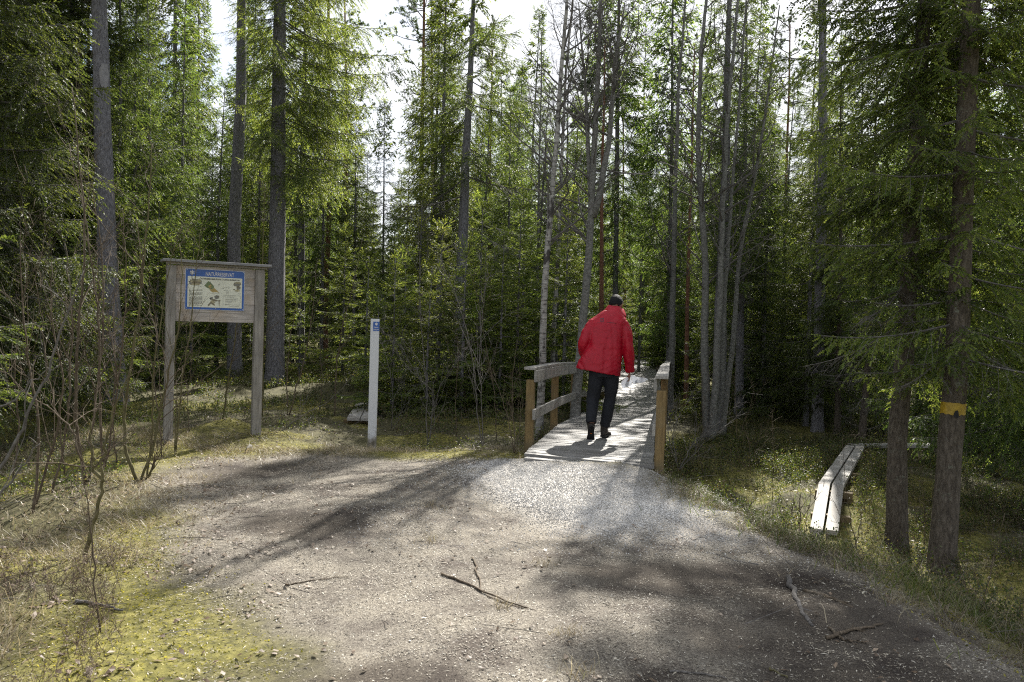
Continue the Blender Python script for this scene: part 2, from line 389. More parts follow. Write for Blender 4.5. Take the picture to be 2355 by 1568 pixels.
MAT['rail'] = wood('weathered_rail_wood', (0.24, 0.23, 0.205), (0.40, 0.385, 0.35), (0.54, 0.525, 0.49), (20, 2.0, 20))
MAT['treated'] = wood('yellowish_treated_wood', (0.14, 0.09, 0.035), (0.27, 0.185, 0.075), (0.36, 0.26, 0.12), (20, 20, 1.4), stain=(0.20, 0.16, 0.09))
MAT['plank'] = wood('bog_plank_wood', (0.28, 0.26, 0.235), (0.46, 0.445, 0.41), (0.60, 0.585, 0.55), (20, 2.0, 20), stain=(0.34, 0.31, 0.27))

def plain(name, col, rough=0.5, spec=0.5, var=0.12, ns=6.0, bs=0.0, **kw):
    m, n, l, out = mat(name); col = k3(col)
    t = n.new("ShaderNodeTexCoord"); nz = noise_n(n, l, t.outputs['Object'], ns, 4, 0.6)
    r = ramp(n, [(0.25, tuple(k * (1 - var) for k in col)), (0.75, tuple(min(1, k * (1 + var)) for k in col))]); l.new(nz.outputs['Fac'], r.inputs['Fac'])
    nb = bump(n, l, nz.outputs['Fac'], bs, 0.01) if bs else None
    principled(n, l, out, r.outputs['Color'], rough, nb, spec, **kw)
    return m
MAT['blue'] = plain('blue_enamel', (0.008, 0.10, 0.42), 0.3)
MAT['cream'] = plain('cream_enamel', (0.80, 0.81, 0.66), 0.35)
MAT['white'] = plain('white_lettering', (0.75, 0.76, 0.78), 0.4)
MAT['ink'] = plain('dark_ink', (0.03, 0.03, 0.028), 0.5)
MAT['inkgrey'] = plain('grey_ink', (0.20, 0.20, 0.17), 0.5)
MAT['m_green'] = plain('map_green', (0.15, 0.20, 0.08), 0.5, var=0.3, ns=30)
MAT['m_ochre'] = plain('map_ochre', (0.45, 0.33, 0.10), 0.5, var=0.2, ns=30)
MAT['d_brown'] = plain('print_brown', (0.20, 0.17, 0.10), 0.5, var=0.5, ns=60)
MAT['d_buff'] = plain('print_buff', (0.42, 0.38, 0.22), 0.5, var=0.4, ns=60)
MAT['metal'] = plain('steel_screw', (0.5, 0.5, 0.5), 0.3, Metallic=1.0)
MAT['paper'] = leafy('white_paper', [(0, (1.10, 1.13, 1.18)), (1, (1.14, 1.17, 1.22))], 0.5, (1, 1, 1), nscale=0.1, objvar=0)
MAT['yellow'] = plain('yellow_trail_paint', (0.46, 0.30, 0.015), 0.5, var=0.3, ns=18, bs=0.5)
MAT['black'] = plain('black_spot', (0.012, 0.012, 0.012), 0.8)
MAT['patch'] = plain('pale_bare_wood', (0.33, 0.32, 0.32), 0.8, var=0.3, ns=14)

def whitepost():
    m, n, l, out = mat('white_post_paint')
    t = n.new("ShaderNodeTexCoord"); 
    n1 = noise_n(n, l, t.outputs['Object'], 4, 5, 0.7); sx = n.new("ShaderNodeSeparateXYZ"); l.new(t.outputs['Object'], sx.inputs[0])
    h = n.new("ShaderNodeMapRange"); h.inputs['From Min'].default_value = 0.55; h.inputs['From Max'].default_value = 0.0; h.inputs['To Max'].default_value = 0.23; l.new(sx.outputs['Z'], h.inputs['Value'])
    ad = n.new("ShaderNodeMath"); ad.operation = 'ADD'; l.new(n1.outputs['Fac'], ad.inputs[0]); l.new(h.outputs['Result'], ad.inputs[1])
    r = ramp(n, [(0.62, (0.50, 0.51, 0.52)), (0.72, (0.28, 0.265, 0.24)), (0.85, (0.10, 0.085, 0.055))]); l.new(ad.outputs[0], r.inputs['Fac'])
    g = noise_n(n, l, mapping(n, l, t.outputs['Object'], (40, 40, 3)), 1, 4)
    principled(n, l, out, r.outputs['Color'], 0.6, bump(n, l, g.outputs['Fac'], 0.35, 0.004), 0.4)
    return m
MAT['post_white'] = whitepost()

# ---------------------------------------------------------------- ground
def poly_sd(x, y, poly):
    """signed distance to a polygon, positive inside"""
    x = np.asarray(x, float); y = np.asarray(y, float)
    poly = np.asarray(poly, float); d = np.full(x.shape, 1e9); ins = np.zeros(x.shape, bool)
    for i in range(len(poly)):
        a = poly[i]; b = poly[(i + 1) % len(poly)]; e = b - a
        t = np.clip(((x - a[0]) * e[0] + (y - a[1]) * e[1]) / (e @ e), 0, 1)
        d = np.minimum(d, np.hypot(x - a[0] - t * e[0], y - a[1] - t * e[1]))
        c = ((a[1] > y) != (b[1] > y))
        with np.errstate(divide='ignore', invalid='ignore'):
            xi = (b[0] - a[0]) * (y - a[1]) / (b[1] - a[1] + 1e-12) + a[0]
        ins ^= c & (x < xi)
    return np.where(ins, d, -d)

# world outlines of the trodden earth, the gravel apron at the bridge and the mossy verges
DIRT = [(-3.3, 9.0), (-2.4, 9.5), (-0.2, 9.1), (0.1, 9.1), (1.55, 8.5), (1.75, 7.4), (2.1, 6.6), (2.5, 6.0), (2.75, 5.2), (2.9, 3.5), (3.0, -2), (-0.95, -2), (-0.9, 3.6), (-1.5, 4.2), (-2.2, 5.3), (-2.9, 6.7), (-3.5, 7.9)]
GRAV = [(0.02, 9.0), (1.55, 8.45), (1.75, 7.6), (2.05, 6.9), (1.7, 6.35), (1.1, 6.1), (0.5, 6.35), (-0.1, 7.0), (-0.45, 7.9), (-0.2, 8.6)]
def zones(x, y):
    j = 0.45 * fbm(x, y, 0.9, 20) + 0.16 * fbm(x, y, 0.2, 24)
    dirt = sstep(0.5 + (poly_sd(x, y, DIRT) + j) / 0.7)
    grav = sstep(0.5 + (poly_sd(x, y, GRAV) + 1.0 * j - 0.1) / 0.95)
    moss = in_clear(x, y) * (1 - dirt) * sstep(0.85 + 1.8 * fbm(x, y, 0.8, 30))
    m2 = sstep((fbm(x, y, 1.1, 33) + 0.05 + 0.10 * (x > 1.8)) / 0.22) * (1 - in_clear(x, y)) * 0.9
    return dirt, grav, np.maximum(moss, m2)

# bare dark soil with less straw; its darker colour also deepens the shade there
SOIL_SHADE = [((1.75, 3.6), 1.15, 1.9), ((1.3, 5.0), 1.1, 0.6), ((-0.75, 7.9), 1.05, 0.55), ((-2.6, 8.2), 0.8, 0.5), ((-0.6, 3.4), 0.5, 0.25), ((-1.6, 6.2), 0.5, 0.4)]
def soil_shade(x, y):
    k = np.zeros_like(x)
    for (c, a, b) in SOIL_SHADE: k = np.maximum(k, sstep(1.25 - np.hypot((x - c[0]) / a, (y - c[1]) / b) + 1.3 * fbm(x, y, 0.7, 40)))
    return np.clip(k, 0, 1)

def axis(lo, hi, f0, f1, s):
    a = list(np.arange(f0, f1, s)); st = s; v = f0
    left = []
    while v > lo: st *= 1.07; v -= st; left.append(v)
    st = s; v = a[-1]; right = []
    while v < hi: st *= 1.07; v += st; right.append(v)
    return np.array(left[::-1] + a + right)

def ground_material():
    m, n, l, out = mat('forest_ground')
    t = n.new("ShaderNodeTexCoord"); O = t.outputs['Object']
    at = n.new("ShaderNodeAttribute"); at.attribute_name = 'zone'
    sp_ = n.new("ShaderNodeSeparateColor"); l.new(at.outputs['Color'], sp_.inputs['Color'])
    fine = noise_n(n, l, O, 110, 6, 0.85); mid = noise_n(n, l, O, 16, 5, 0.7); big = noise_n(n, l, O, 2.2, 4, 0.6)
    # forest litter
    rf = ramp(n, [(p_, k3(c_)) for p_, c_ in [(0.25, (0.035, 0.032, 0.016)), (0.5, (0.10, 0.092, 0.042)), (0.7, (0.18, 0.165, 0.085)), (0.85, (0.30, 0.26, 0.17))]]); l.new(mid.outputs['Fac'], rf.inputs['Fac'])
    # earth with straw crumbs
    rd = ramp(n, [(p_, k3(c_)) for p_, c_ in [(0.34, (0.055, 0.047, 0.040)), (0.46, (0.17, 0.15, 0.128)), (0.55, (0.31, 0.285, 0.24)), (0.66, (0.58, 0.55, 0.47))]]); l.new(fine.outputs['Fac'], rd.inputs['Fac'])
    rdb = ramp(n, [(0.36, (0.50, 0.46, 0.45)), (0.46, (0.85, 0.83, 0.81)), (0.62, (1.15, 1.13, 1.08))]); l.new(big.outputs['Fac'], rdb.inputs['Fac'])
    dirt = mixc(n, l, 1.0, rd.outputs['Color'], rdb.outputs['Color'], 'MULTIPLY')
    # gravel
    vo = n.new("ShaderNodeTexVoronoi"); vo.inputs['Scale'].default_value = 115; l.new(O, vo.inputs['Vector'])
    sv = n.new("ShaderNodeSeparateColor"); l.new(vo.outputs['Color'], sv.inputs['Color'])
    rg = ramp(n, [(p_, k3(c_)) for p_, c_ in [(0.0, (0.46, 0.44, 0.405)), (0.5, (0.74, 0.715, 0.67)), (1.0, (0.98, 0.95, 0.90))]]); l.new(sv.outputs[0], rg.inputs['Fac'])
    re = ramp(n, [(0.35, (1, 1, 1)), (0.75, (0.55, 0.54, 0.53))]); l.new(vo.outputs['Distance'], re.inputs['Fac'])
    grav = mixc(n, l, 1.0, rg.outputs['Color'], re.outputs['Color'], 'MULTIPLY')
    # moss
    rm = ramp(n, [(p_, k3(c_)) for p_, c_ in [(0.3, (0.06, 0.06, 0.018)), (0.5, (0.19, 0.175, 0.045)), (0.7, (0.38, 0.34, 0.10))]]); l.new(mid.outputs['Fac'], rm.inputs['Fac'])
    c = mixc(n, l, sp_.outputs[2], rf.outputs['Color'], rm.outputs['Color'])
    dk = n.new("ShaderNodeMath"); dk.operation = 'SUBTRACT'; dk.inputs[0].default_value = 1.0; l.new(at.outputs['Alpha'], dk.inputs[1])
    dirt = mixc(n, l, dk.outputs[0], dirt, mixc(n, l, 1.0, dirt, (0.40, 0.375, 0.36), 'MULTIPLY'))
    c = mixc(n, l, sp_.outputs[0], c, dirt)
    c = mixc(n, l, sp_.outputs[1], c, grav)
    hs = n.new("ShaderNodeMath"); hs.operation = 'ADD'; l.new(fine.outputs['Fac'], hs.inputs[0]); l.new(mid.outputs['Fac'], hs.inputs[1])
    b1 = bump(n, l, hs.outputs[0], 0.6, 0.012)
    b2 = bump(n, l, vo.outputs['Distance'], 0.25, 0.005, b1)
    principled(n, l, out, c, 0.9, b2, 0.2)
    return m
MAT['ground'] = ground_material()

def build_ground():
    X = axis(-220, 220, -6.0, 7.0, 0.055); Y = axis(-60, 420, 0.8, 13.0, 0.055)
    gx, gy = np.meshgrid(X, Y, indexing='ij'); x = gx.ravel(); y = gy.ravel(); z = tz(x, y)
    V = np.stack([x, y, z], 1); ny = len(Y)
    i = np.arange(len(X) - 1)[:, None] * ny + np.arange(ny - 1)[None, :]; i = i.ravel()
    Q = np.stack([i, i + ny, i + ny + 1, i + 1], 1)
    d, g, m = zones(x, y)
    Z = np.stack([d, g, m, 1 - soil_shade(x, y)], 1).astype(np.float32)
    fd = d[Q].mean(1); fg = g[Q].mean(1)
    sel = [('ground', (fd < 0.5) & (fg < 0.5)), ('dirt_path', (fd >= 0.5) & (fg < 0.5)), ('gravel_path', fg >= 0.5)]
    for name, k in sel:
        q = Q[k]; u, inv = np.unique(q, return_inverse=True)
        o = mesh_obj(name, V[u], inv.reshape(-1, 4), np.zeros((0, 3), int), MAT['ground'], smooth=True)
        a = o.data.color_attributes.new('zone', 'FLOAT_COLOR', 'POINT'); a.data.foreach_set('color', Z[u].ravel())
        tag(o, {'ground': 'forest floor of moss, litter and low hummocks', 'dirt_path': 'trodden brown earth clearing strewn with straw and chips', 'gravel_path': 'light grey gravel apron in front of the footbridge'}[name], {'ground': 'ground', 'dirt_path': 'path', 'gravel_path': 'path'}[name], None, 'structure')
build_ground()

# ---------------------------------------------------------------- footbridge
SEC = [((0.17, 8.99), (1.53, 8.42), 0.155), ((0.72, 11.98), (2.12, 11.7), 0.115), ((1.20, 14.27), (2.60, 14.05), 0.02), ((1.60, 16.3), (2.98, 16.1), -0.07), ((2.45, 20.0), (3.75, 19.8), -0.10), ((4.0, 29.8), (5.3, 29.4), 0.36), ((2.9, 33.0), (4.5, 33.6), 0.45), ((0.6, 36.0), (1.6, 37.0), 0.5)]
def deck_at(s):
    i = min(int(s), len(SEC) - 2); t = s - i; a, b = SEC[i], SEC[i + 1]
    w = np.array(a[0]) * (1 - t) + np.array(b[0]) * t; v = np.array(a[1]) * (1 - t) + np.array(b[1]) * t
    return np.array([*w, a[2] * (1 - t) + b[2] * t]), np.array([*v, a[2] * (1 - t) + b[2] * t])

def build_bridge():
    rng = np.random.RandomState(3)
    B0 = np.array([0.85, 8.7, 0.0])
    root = empty('footbridge', B0, 'weathered grey wooden footbridge with handrails curving into the forest', 'footbridge')
    mb = MB(); segs = []
    for i in range(len(SEC) - 1):
        L = np.linalg.norm(np.array(SEC[i + 1][1]) - np.array(SEC[i][1])) * .5 + np.linalg.norm(np.array(SEC[i + 1][0]) - np.array(SEC[i][0])) * .5
        k = int(round(L / 0.125)); segs += [(i + j / k, i + (j + 1) / k) for j in range(k)]
    th = 0.035
    for s0, s1 in segs:
        a0, b0 = deck_at(s0); a1, b1 = deck_at(min(s1, len(SEC) - 1 - 1e-6))
        g = 0.05 + 0.05 * rng.rand()
        A0 = a0 + (a1 - a0) * g; A1 = a1 - (a1 - a0) * g; B0_ = b0 + (b1 - b0) * g; B1 = b1 - (b1 - b0) * g
        dx = (b0 - a0) / np.linalg.norm(b0 - a0) * rng.uniform(-0.012, 0.012); dz = np.array([0, 0, rng.uniform(-0.004, 0.004)])
        dd = dx + dz
        top = [A0 + dd, B0_ + dd, B1 + dd, A1 + dd]; bot = [p - [0, 0, th] for p in top]
        V = np.array(bot + top) - B0
        mb.add(V, [[3, 2, 1, 0], [4, 5, 6, 7], [0, 1, 5, 4], [1, 2, 6, 5], [2, 3, 7, 6], [3, 0, 4, 7]])
    mb.build('deck', MAT['deck'], root)
    # front board lying on the gravel
    a, b = deck_at(0); d = (b - a) / np.linalg.norm(b - a); nrm = np.array([d[1], -d[0], 0])
    if nrm[1] > 0: nrm = -nrm
    fb = MB(); fb.bar(a + d * 0.05 + nrm * 0.06 - [0, 0, 0.045] - B0, b - d * 0.45 + nrm * 0.06 - [0, 0, 0.045] - B0, 0.12, 0.03); fb.build('edge_board', MAT['deck'], root)
    for side in (0, 1):
        st = MB(); prev = None
        for s in np.linspace(0.02, 5, 26):
            q = deck_at(s)[side] + (0.12 if side == 0 else -0.12) * (deck_at(s)[1] - deck_at(s)[0]) / 1.4 - np.array([0, 0, 0.115]) - B0
            if prev is not None: st.bar(prev, q, 0.07, 0.15)
            prev = q
        st.build('joist', MAT['treated'], root)
    # railings: base points (pixel, pixel, distance) measured on the picture
    lp = [P(1222, 1020, 9.9), P(1278, 980, 12.0), P(1321, 955, 14.27), P(1344, 944, 16.27), P(1388, 927, 19.96)]
    for p in lp: p[0] -= 0.03
    ex = [lp[-1] + (lp[-1] - lp[-2]) * np.array([1, 1, 0]) * 0.9]; ex[0][2] = 0.0
    lp += ex
    rp = [np.array([1.60, 8.50, 0.155]), np.array([2.22, 11.6, 0.115]), np.array([2.75, 14.3, 0.02]), np.array([3.20, 16.6, -0.07]), np.array([3.70, 18.9, -0.1])]
    H = 0.93
    def rail_side(pts, first_over, inward):
        for i, p in enumerate(pts):
            q = p - B0; h = H
            pm = MB(); pm.box(q + [0, 0, (h - 0.12) / 2 - 0.09], (0.10, 0.095, h + 0.02), rotz(-0.2 + 0.02 * i))
            pm.build('post', MAT['treated'], root, loc=q, bevel=0.006)
        tops = [p + [0, 0, H] - B0 for p in pts]
        t0 = tops[0] + (tops[0] - tops[1]) / np.linalg.norm(tops[0] - tops[1]) * first_over
        line = [t0] + tops[1:]
        hr = MB(); fa = MB(); mr = MB()
        for a, b in zip(line[:-1], line[1:]):
            e = (b - a) / np.linalg.norm(b - a)
            hr.bar(a - e * 0.0, b + e * 0.012, 0.135, 0.034)
        o = hr.build('handrail', MAT['rail'], root, loc=t0, bevel=0.004)
        for a, b in zip(line[:-1], line[1:]):
            e = (b - a) / np.linalg.norm(b - a); sd = np.array([e[1], -e[0], 0]) * inward * 0.066
            fa.bar(a + e * (0.05 if a is t0 else 0.01) + sd - [0, 0, 0.095], b + sd - [0, 0, 0.095], 0.032, 0.145)
            z = np.array([0, 0, -0.56]); mr.bar(a + e * (0.0 if a is t0 else 0.01) + sd + z, b + sd + z, 0.032, 0.125)
        fa.build('fascia_board', MAT['rail'], root, loc=t0, bevel=0.003); mr.build('middle_rail', MAT['rail'], root, loc=t0, bevel=0.003)
    rail_side(lp, 0.12, 1); rail_side(rp, 0.05, -1)
    # low kerb on the outer edge of the far bend
    k = MB(); prev = None
    for s in np.linspace(4.6, 6.99, 14):
        q = deck_at(s)[1] + [0, 0, 0.06] - B0
        if prev is not None: k.bar(prev, q, 0.09, 0.10)
        prev = q
    k.build('kerb_rail', MAT['bark_brown'], root)
build_bridge()

# ---------------------------------------------------------------- notice board
def text_mesh(body, size, width=None, mode='CENTER', bold=0.0):
    cu = bpy.data.curves.new('txt', 'FONT'); cu.body = body; cu.size = size; cu.align_x = mode; cu.align_y = 'CENTER'; cu.offset = bold; cu.extrude = 0.0
    cu.resolution_u = 3
    o = bpy.data.objects.new('txt', cu); COL.objects.link(o)
    dg = bpy.context.evaluated_depsgraph_get(); me = bpy.data.meshes.new_from_object(o.evaluated_get(dg))
    V = np.array([v.co[:] for v in me.vertices]); T = []
    me.calc_loop_triangles(); T = np.array([t.vertices[:] for t in me.loop_triangles])
    bpy.data.objects.remove(o); bpy.data.curves.remove(cu); bpy.data.meshes.remove(me)
    c = (V[:, :2].max(0) + V[:, :2].min(0)) / 2; V[:, :2] -= c
    if width: V[:, 0] *= width / (V[:, 0].max() - V[:, 0].min())
    return V, T

def flat_add(mb, V, T, u, z, y, m=0):
    """text lying in XY -> upright plate facing -Y"""
    W = np.stack([V[:, 0] + u, np.full(len(V), y), V[:, 1] + z], 1); mb.add(W, None, T, m)

def star_shape(r, w=0.36):
    """six-armed snow-star emblem: six rounded arms round a centre"""
    V = [(0, 0)]; n = 96
    for k in range(n):
        a = 2 * math.pi * k / n; c = abs(math.cos(3 * (a + math.pi / 2))); 
        rr = r * (0.42 + 0.58 * c ** 0.9 * (0.92 + 0.08 * math.cos(12 * a)))
        V.append((rr * math.cos(a), rr * math.sin(a)))
    T = [(0, k + 1, (k + 1) % n + 1) for k in range(n)]
    return np.array([(x, y, 0) for x, y in V]), np.array(T)

def poly_flat(mb, pts, y, m=0):
    pts = np.array(pts, float); c = pts.mean(0); n = len(pts)
    V = np.array([[c[0], y, c[1]]] + [[p[0], y, p[1]] for p in pts]); T = [(0, k + 1, (k + 1) % n + 1) for k in range(n)]
    mb.add(V, None, T, m)

def build_sign():
    rng = np.random.RandomState(8)
    a = math.atan2(0.561, 0.936); B = np.array([-4.255, 9.968, -0.03])
    root = empty('information_board', B, 'roofed wooden notice board on two posts with a blue bordered nature reserve panel', 'notice board', rz=a)
    for u, w in ((0.007, 0.105), (1.08, 0.115)):
        mb = MB(); mb.box((0, 0, 1.0), (w, 0.10, 2.48)); mb.build('post', MAT['wood_v'], root, bevel=0.004).location = (u, 0, 0)
    bd = MB(); n = 6; z0, z1 = 1.545, 2.245; h = (z1 - z0) / n
    for i in range(n): bd.box((0.541, rng.uniform(-.001, .001), z0 + h * (i + .5)), (0.958, 0.024, h - 0.003))
    bd.build('board_panel', MAT['wood_h'], root)
    rf = MB(); rf.box((0.552, 0.0, 2.292), (1.31, 0.26, 0.032), rotx(R_(0))); rf.build('roof', MAT['wood_grey'], root, bevel=0.004)
    rb = MB(); rb.box((0.552, -0.05, 2.262), (1.22, 0.03, 0.028)); rb.build('roof_batten', MAT['wood_v'], root)
    # enamelled panel
    pu, pz, pw, ph = 0.529, 1.952, 0.71, 0.503; y = -0.0125
    pl = MB(); pl.box((pu, y - 0.003, pz), (pw + 0.012, 0.006, ph + 0.012)); plate = pl.build('sign_plate', MAT['white'], root)
    bl = MB(); bl.box((pu, y - 0.0075, pz), (pw, 0.002, ph)); bl.build('blue_border', MAT['blue'], plate)
    cr_ = MB(); cr_.box((pu - 0.001, y - 0.0095, 1.921), (0.66, 0.002, 0.386)); cr_.build('cream_field', MAT['cream'], plate)
    yt = y - 0.012
    t1 = MB(); V, T = text_mesh('NATURRESERVAT', 0.06, 0.345, bold=0.0008); V[:, 1] *= 1.1; flat_add(t1, V, T, 0.583, 2.152, y - 0.0105); t1.build('heading_lettering', MAT['white'], plate)
    s = MB(); V, T = star_shape(0.031); flat_add(s, V, T, 0.249, 2.160, y - 0.0105); s.build('star_emblem', MAT['white'], plate)
    t2 = MB(); V, T = text_mesh('ÖSTERBERGSMURENS DOMÄNRESERVAT', 0.026, 0.497, bold=0.0006); flat_add(t2, V, T, 0.586, 2.090, yt); t2.build('title_lettering', MAT['ink'], plate)
    def F(cx, cy):   # panel picture coordinates (from the photograph's panel) -> plate coordinates
        u_ = (cx - 655) / (1622 - 655); v_ = (cy - 515 - 57 * u_) / 547.0
        return 0.199 + 0.656 * u_, 2.114 - 0.387 * v_
    # small print: rows of word-sized dashes
    sm = MB()
    def rows(x0, x1, y0, y1, k, last=0.6):
        for i in range(k):
            cy_ = y0 + (y1 - y0) * (i / max(1, k - 1)); x = x0; xe = x1 if i < k - 1 else x0 + (x1 - x0) * last
            while x < xe - 10:
                w = min(rng.uniform(12, 48), xe - x); u0, v0 = F(x, cy_); u1, v1 = F(x + w, cy_)
                sm.add([[u0, yt, v0 - 0.0022], [u1, yt, v1 - 0.0022], [u1, yt, v1 + 0.0022], [u0, yt, v0 + 0.0022]], [[0, 1, 2, 3]]); x += w + 7
    blocks = [('text_block', [(685, 755, 732, 732, 1, 1), (682, 915, 765, 790, 3, .2), (680, 915, 815, 865, 5, .1), (678, 915, 888, 960, 7, .7), (676, 912, 975, 1022, 5, .8), (672, 915, 1044, 1048, 1, 1)]),
              ('text_block', [(1295, 1370, 782, 782, 1, 1), (1335, 1385, 808, 845, 3, 1)]), ('text_block', [(1300, 1505, 885, 885, 1, 1), (1325, 1480, 915, 915, 1, 1), (1325, 1560, 940, 955, 2, .9), (1325, 1560, 975, 988, 2, .5), (1325, 1450, 1008, 1008, 1, 1), (1320, 1420, 1034, 1034, 1, 1)]),
              ('caption', [(1390, 1580, 1080, 1082, 1, 1)]), ('caption', [(1550, 1600, 846, 846, 1, 1)]), ('caption', [(862, 895, 709, 709, 1, 1)])]
    for nm_, rr_ in blocks:
        sm = MB()
        for args in rr_: rows(*args)
        sm.build(nm_, MAT['inkgrey'], plate)
    mp = MB(); g = [F(*p) for p in ((945, 690), (1015, 610), (1060, 640), (1112, 700), (1120, 735), (1080, 760), (1030, 745), (985, 725))]; poly_flat(mp, g, yt, 0)
    g = [F(*p) for p in ((1028, 748), (1080, 762), (1122, 738), (1160, 770), (1215, 825), (1170, 810), (1095, 815), (1060, 790))]; poly_flat(mp, g, yt, 1)
    g = [F(*p) for p in ((1010, 715), (1055, 670), (1075, 690), (1050, 712), (1080, 730), (1050, 735))]; poly_flat(mp, g, yt - 0.0004, 1)
    mp.build('map_drawing', [MAT['m_green'], MAT['m_ochre']], plate)
    def line(pts, w=0.0022):
        for (a_, b_) in zip(pts[:-1], pts[1:]):
            A = np.array([F(*a_)[0], yt, F(*a_)[1]]); Bb = np.array([F(*b_)[0], yt, F(*b_)[1]]); ln.bar(A, Bb, w, 0.0004, (0, 1, 0))
    ln = MB(); line([(1040, 825), (1100, 832), (1160, 836), (1220, 838)]); ln.build('scale_bar', MAT['inkgrey'], plate); ln = MB(); line([(1200, 695), (1207, 665)]); line([(1190, 680), (1207, 665), (1224, 684)]); ln.build('north_arrow', MAT['inkgrey'], plate); ln = MB(); line([(1220, 755), (1280, 748), (1310, 730), (1365, 732), (1395, 735)]); line([(1375, 715), (1395, 735), (1378, 750)]); ln.build('route_line', MAT['inkgrey'], plate); ln = MB()
    line([(1285, 872), (1600, 885), (1592, 1055), (1280, 1040), (1285, 872)], 0.0015)
    ln.build('text_frame', MAT['inkgrey'], plate)
    # bracket fungus drawings and a small crested bird on a branch, in a few tones
    dr = MB()
    def blob(cx_, cy_, rx, ry, m, off=0.0, wob=0.12, ang=0):
        pts = []
        for k in range(22):
            t = 2 * math.pi * k / 22; q = 1 + wob * rng.uniform(-1, 1); x = rx * q * math.cos(t); y_ = ry * q * math.sin(t)
            pts.append(F(cx_ + x * math.cos(ang) - y_ * math.sin(ang), cy_ + x * math.sin(ang) + y_ * math.cos(ang)))
        poly_flat(dr, pts[::-1], yt - off, m)
    blob(785, 630, 115, 62, 2); blob(790, 610, 95, 38, 1, .0004); blob(800, 640, 80, 28, 0, .0008); blob(790, 665, 85, 16, 1, .0012); blob(785, 588, 60, 12, 2, .0012)
    dr.build('fungus_drawing', [MAT['d_brown'], MAT['d_buff'], MAT['inkgrey'], MAT['ink']], plate); dr = MB()
    blob(1538, 672, 70, 44, 0); blob(1530, 684, 58, 26, 2, .0004); blob(1545, 650, 52, 16, 1, .0004); blob(1562, 742, 38, 32, 0); blob(1568, 748, 28, 16, 2, .0004); blob(1540, 790, 46, 20, 1); blob(1480, 770, 18, 10, 0, .0002)
    dr.build('bracket_drawing', [MAT['d_brown'], MAT['d_buff'], MAT['inkgrey'], MAT['ink']], plate); dr = MB()
    blob(1100, 985, 46, 24, 1, .0006, ang=0.3); blob(1130, 955, 55, 16, 0, .001, ang=0.25); blob(1072, 922, 28, 22, 2, .001); blob(1062, 930, 12, 14, 3, .0014); blob(1090, 905, 14, 5, 3, .0014, ang=-0.5)
    blob(1170, 900, 44, 34, 2, .0004, .2); blob(1190, 895, 26, 8, 0, .001); blob(1045, 1022, 44, 14, 0, .001, ang=-0.9); blob(1098, 1018, 52, 13, 0, .0012, ang=0.6); blob(1215, 1000, 8, 46, 0, .001); blob(1205, 965, 40, 6, 0, .0014)
    dr.build('bird_drawing', [MAT['d_brown'], MAT['d_buff'], MAT['inkgrey'], MAT['ink']], plate)
    for cx_, cy_ in ((641, 401), (1131, 434), (1641, 470), (619, 1078), (1138, 1101), (1622, 1120)):
        u_ = 0.179 + (cx_ - 627) / 1038 * 0.708 if cy_ < 600 else 0.172 + (cx_ - 600) / 1040 * 0.709
        z_ = 2.192 if cy_ < 600 else 1.715
        sc = MB(); sc.tube([[u_, y - 0.008, z_], [u_, y - 0.0125, z_]], [0.006, 0.0045], 10); sc.build('screw', MAT['metal'], plate)
build_sign()

def build_white_post():
    B = np.array([-1.79, 10.47, 0.0]); a = R_(8)
    root = empty('reserve_post', B, 'white painted square post with a small blue star sign near its top', 'marker post', rz=a)
    mb = MB(); mb.box((0, 0, 0.755), (0.112, 0.112, 1.72)); p = mb.build('post', MAT['post_white'], root, bevel=0.006)
    y = -0.0565
    pl = MB(); pl.box((0.018, y - 0.002, 1.52), (0.080, 0.004, 0.118)); plate = pl.build('sign_plate', MAT['blue'], root)
    V, T = star_shape(0.021); s = MB(); flat_add(s, V, T, 0.018, 1.548, y - 0.005); s.build('star_emblem', MAT['white'], plate)
    t = MB(); V, T = text_mesh('Natur', 0.02, 0.054, bold=0.0006); flat_add(t, V, T, 0.018, 1.508, y - 0.005)
    V, T = text_mesh('reservat', 0.018, 0.068, bold=0.0004); flat_add(t, V, T, 0.018, 1.482, y - 0.005); t.build('lettering', MAT['white'], plate)
    for z in (1.573, 1.466):
        sc = MB(); sc.tube([[0.018, y - 0.004, z], [0.018, y - 0.0065, z]], [0.0035, 0.003], 8); sc.build('screw', MAT['metal'], plate)
build_white_post()

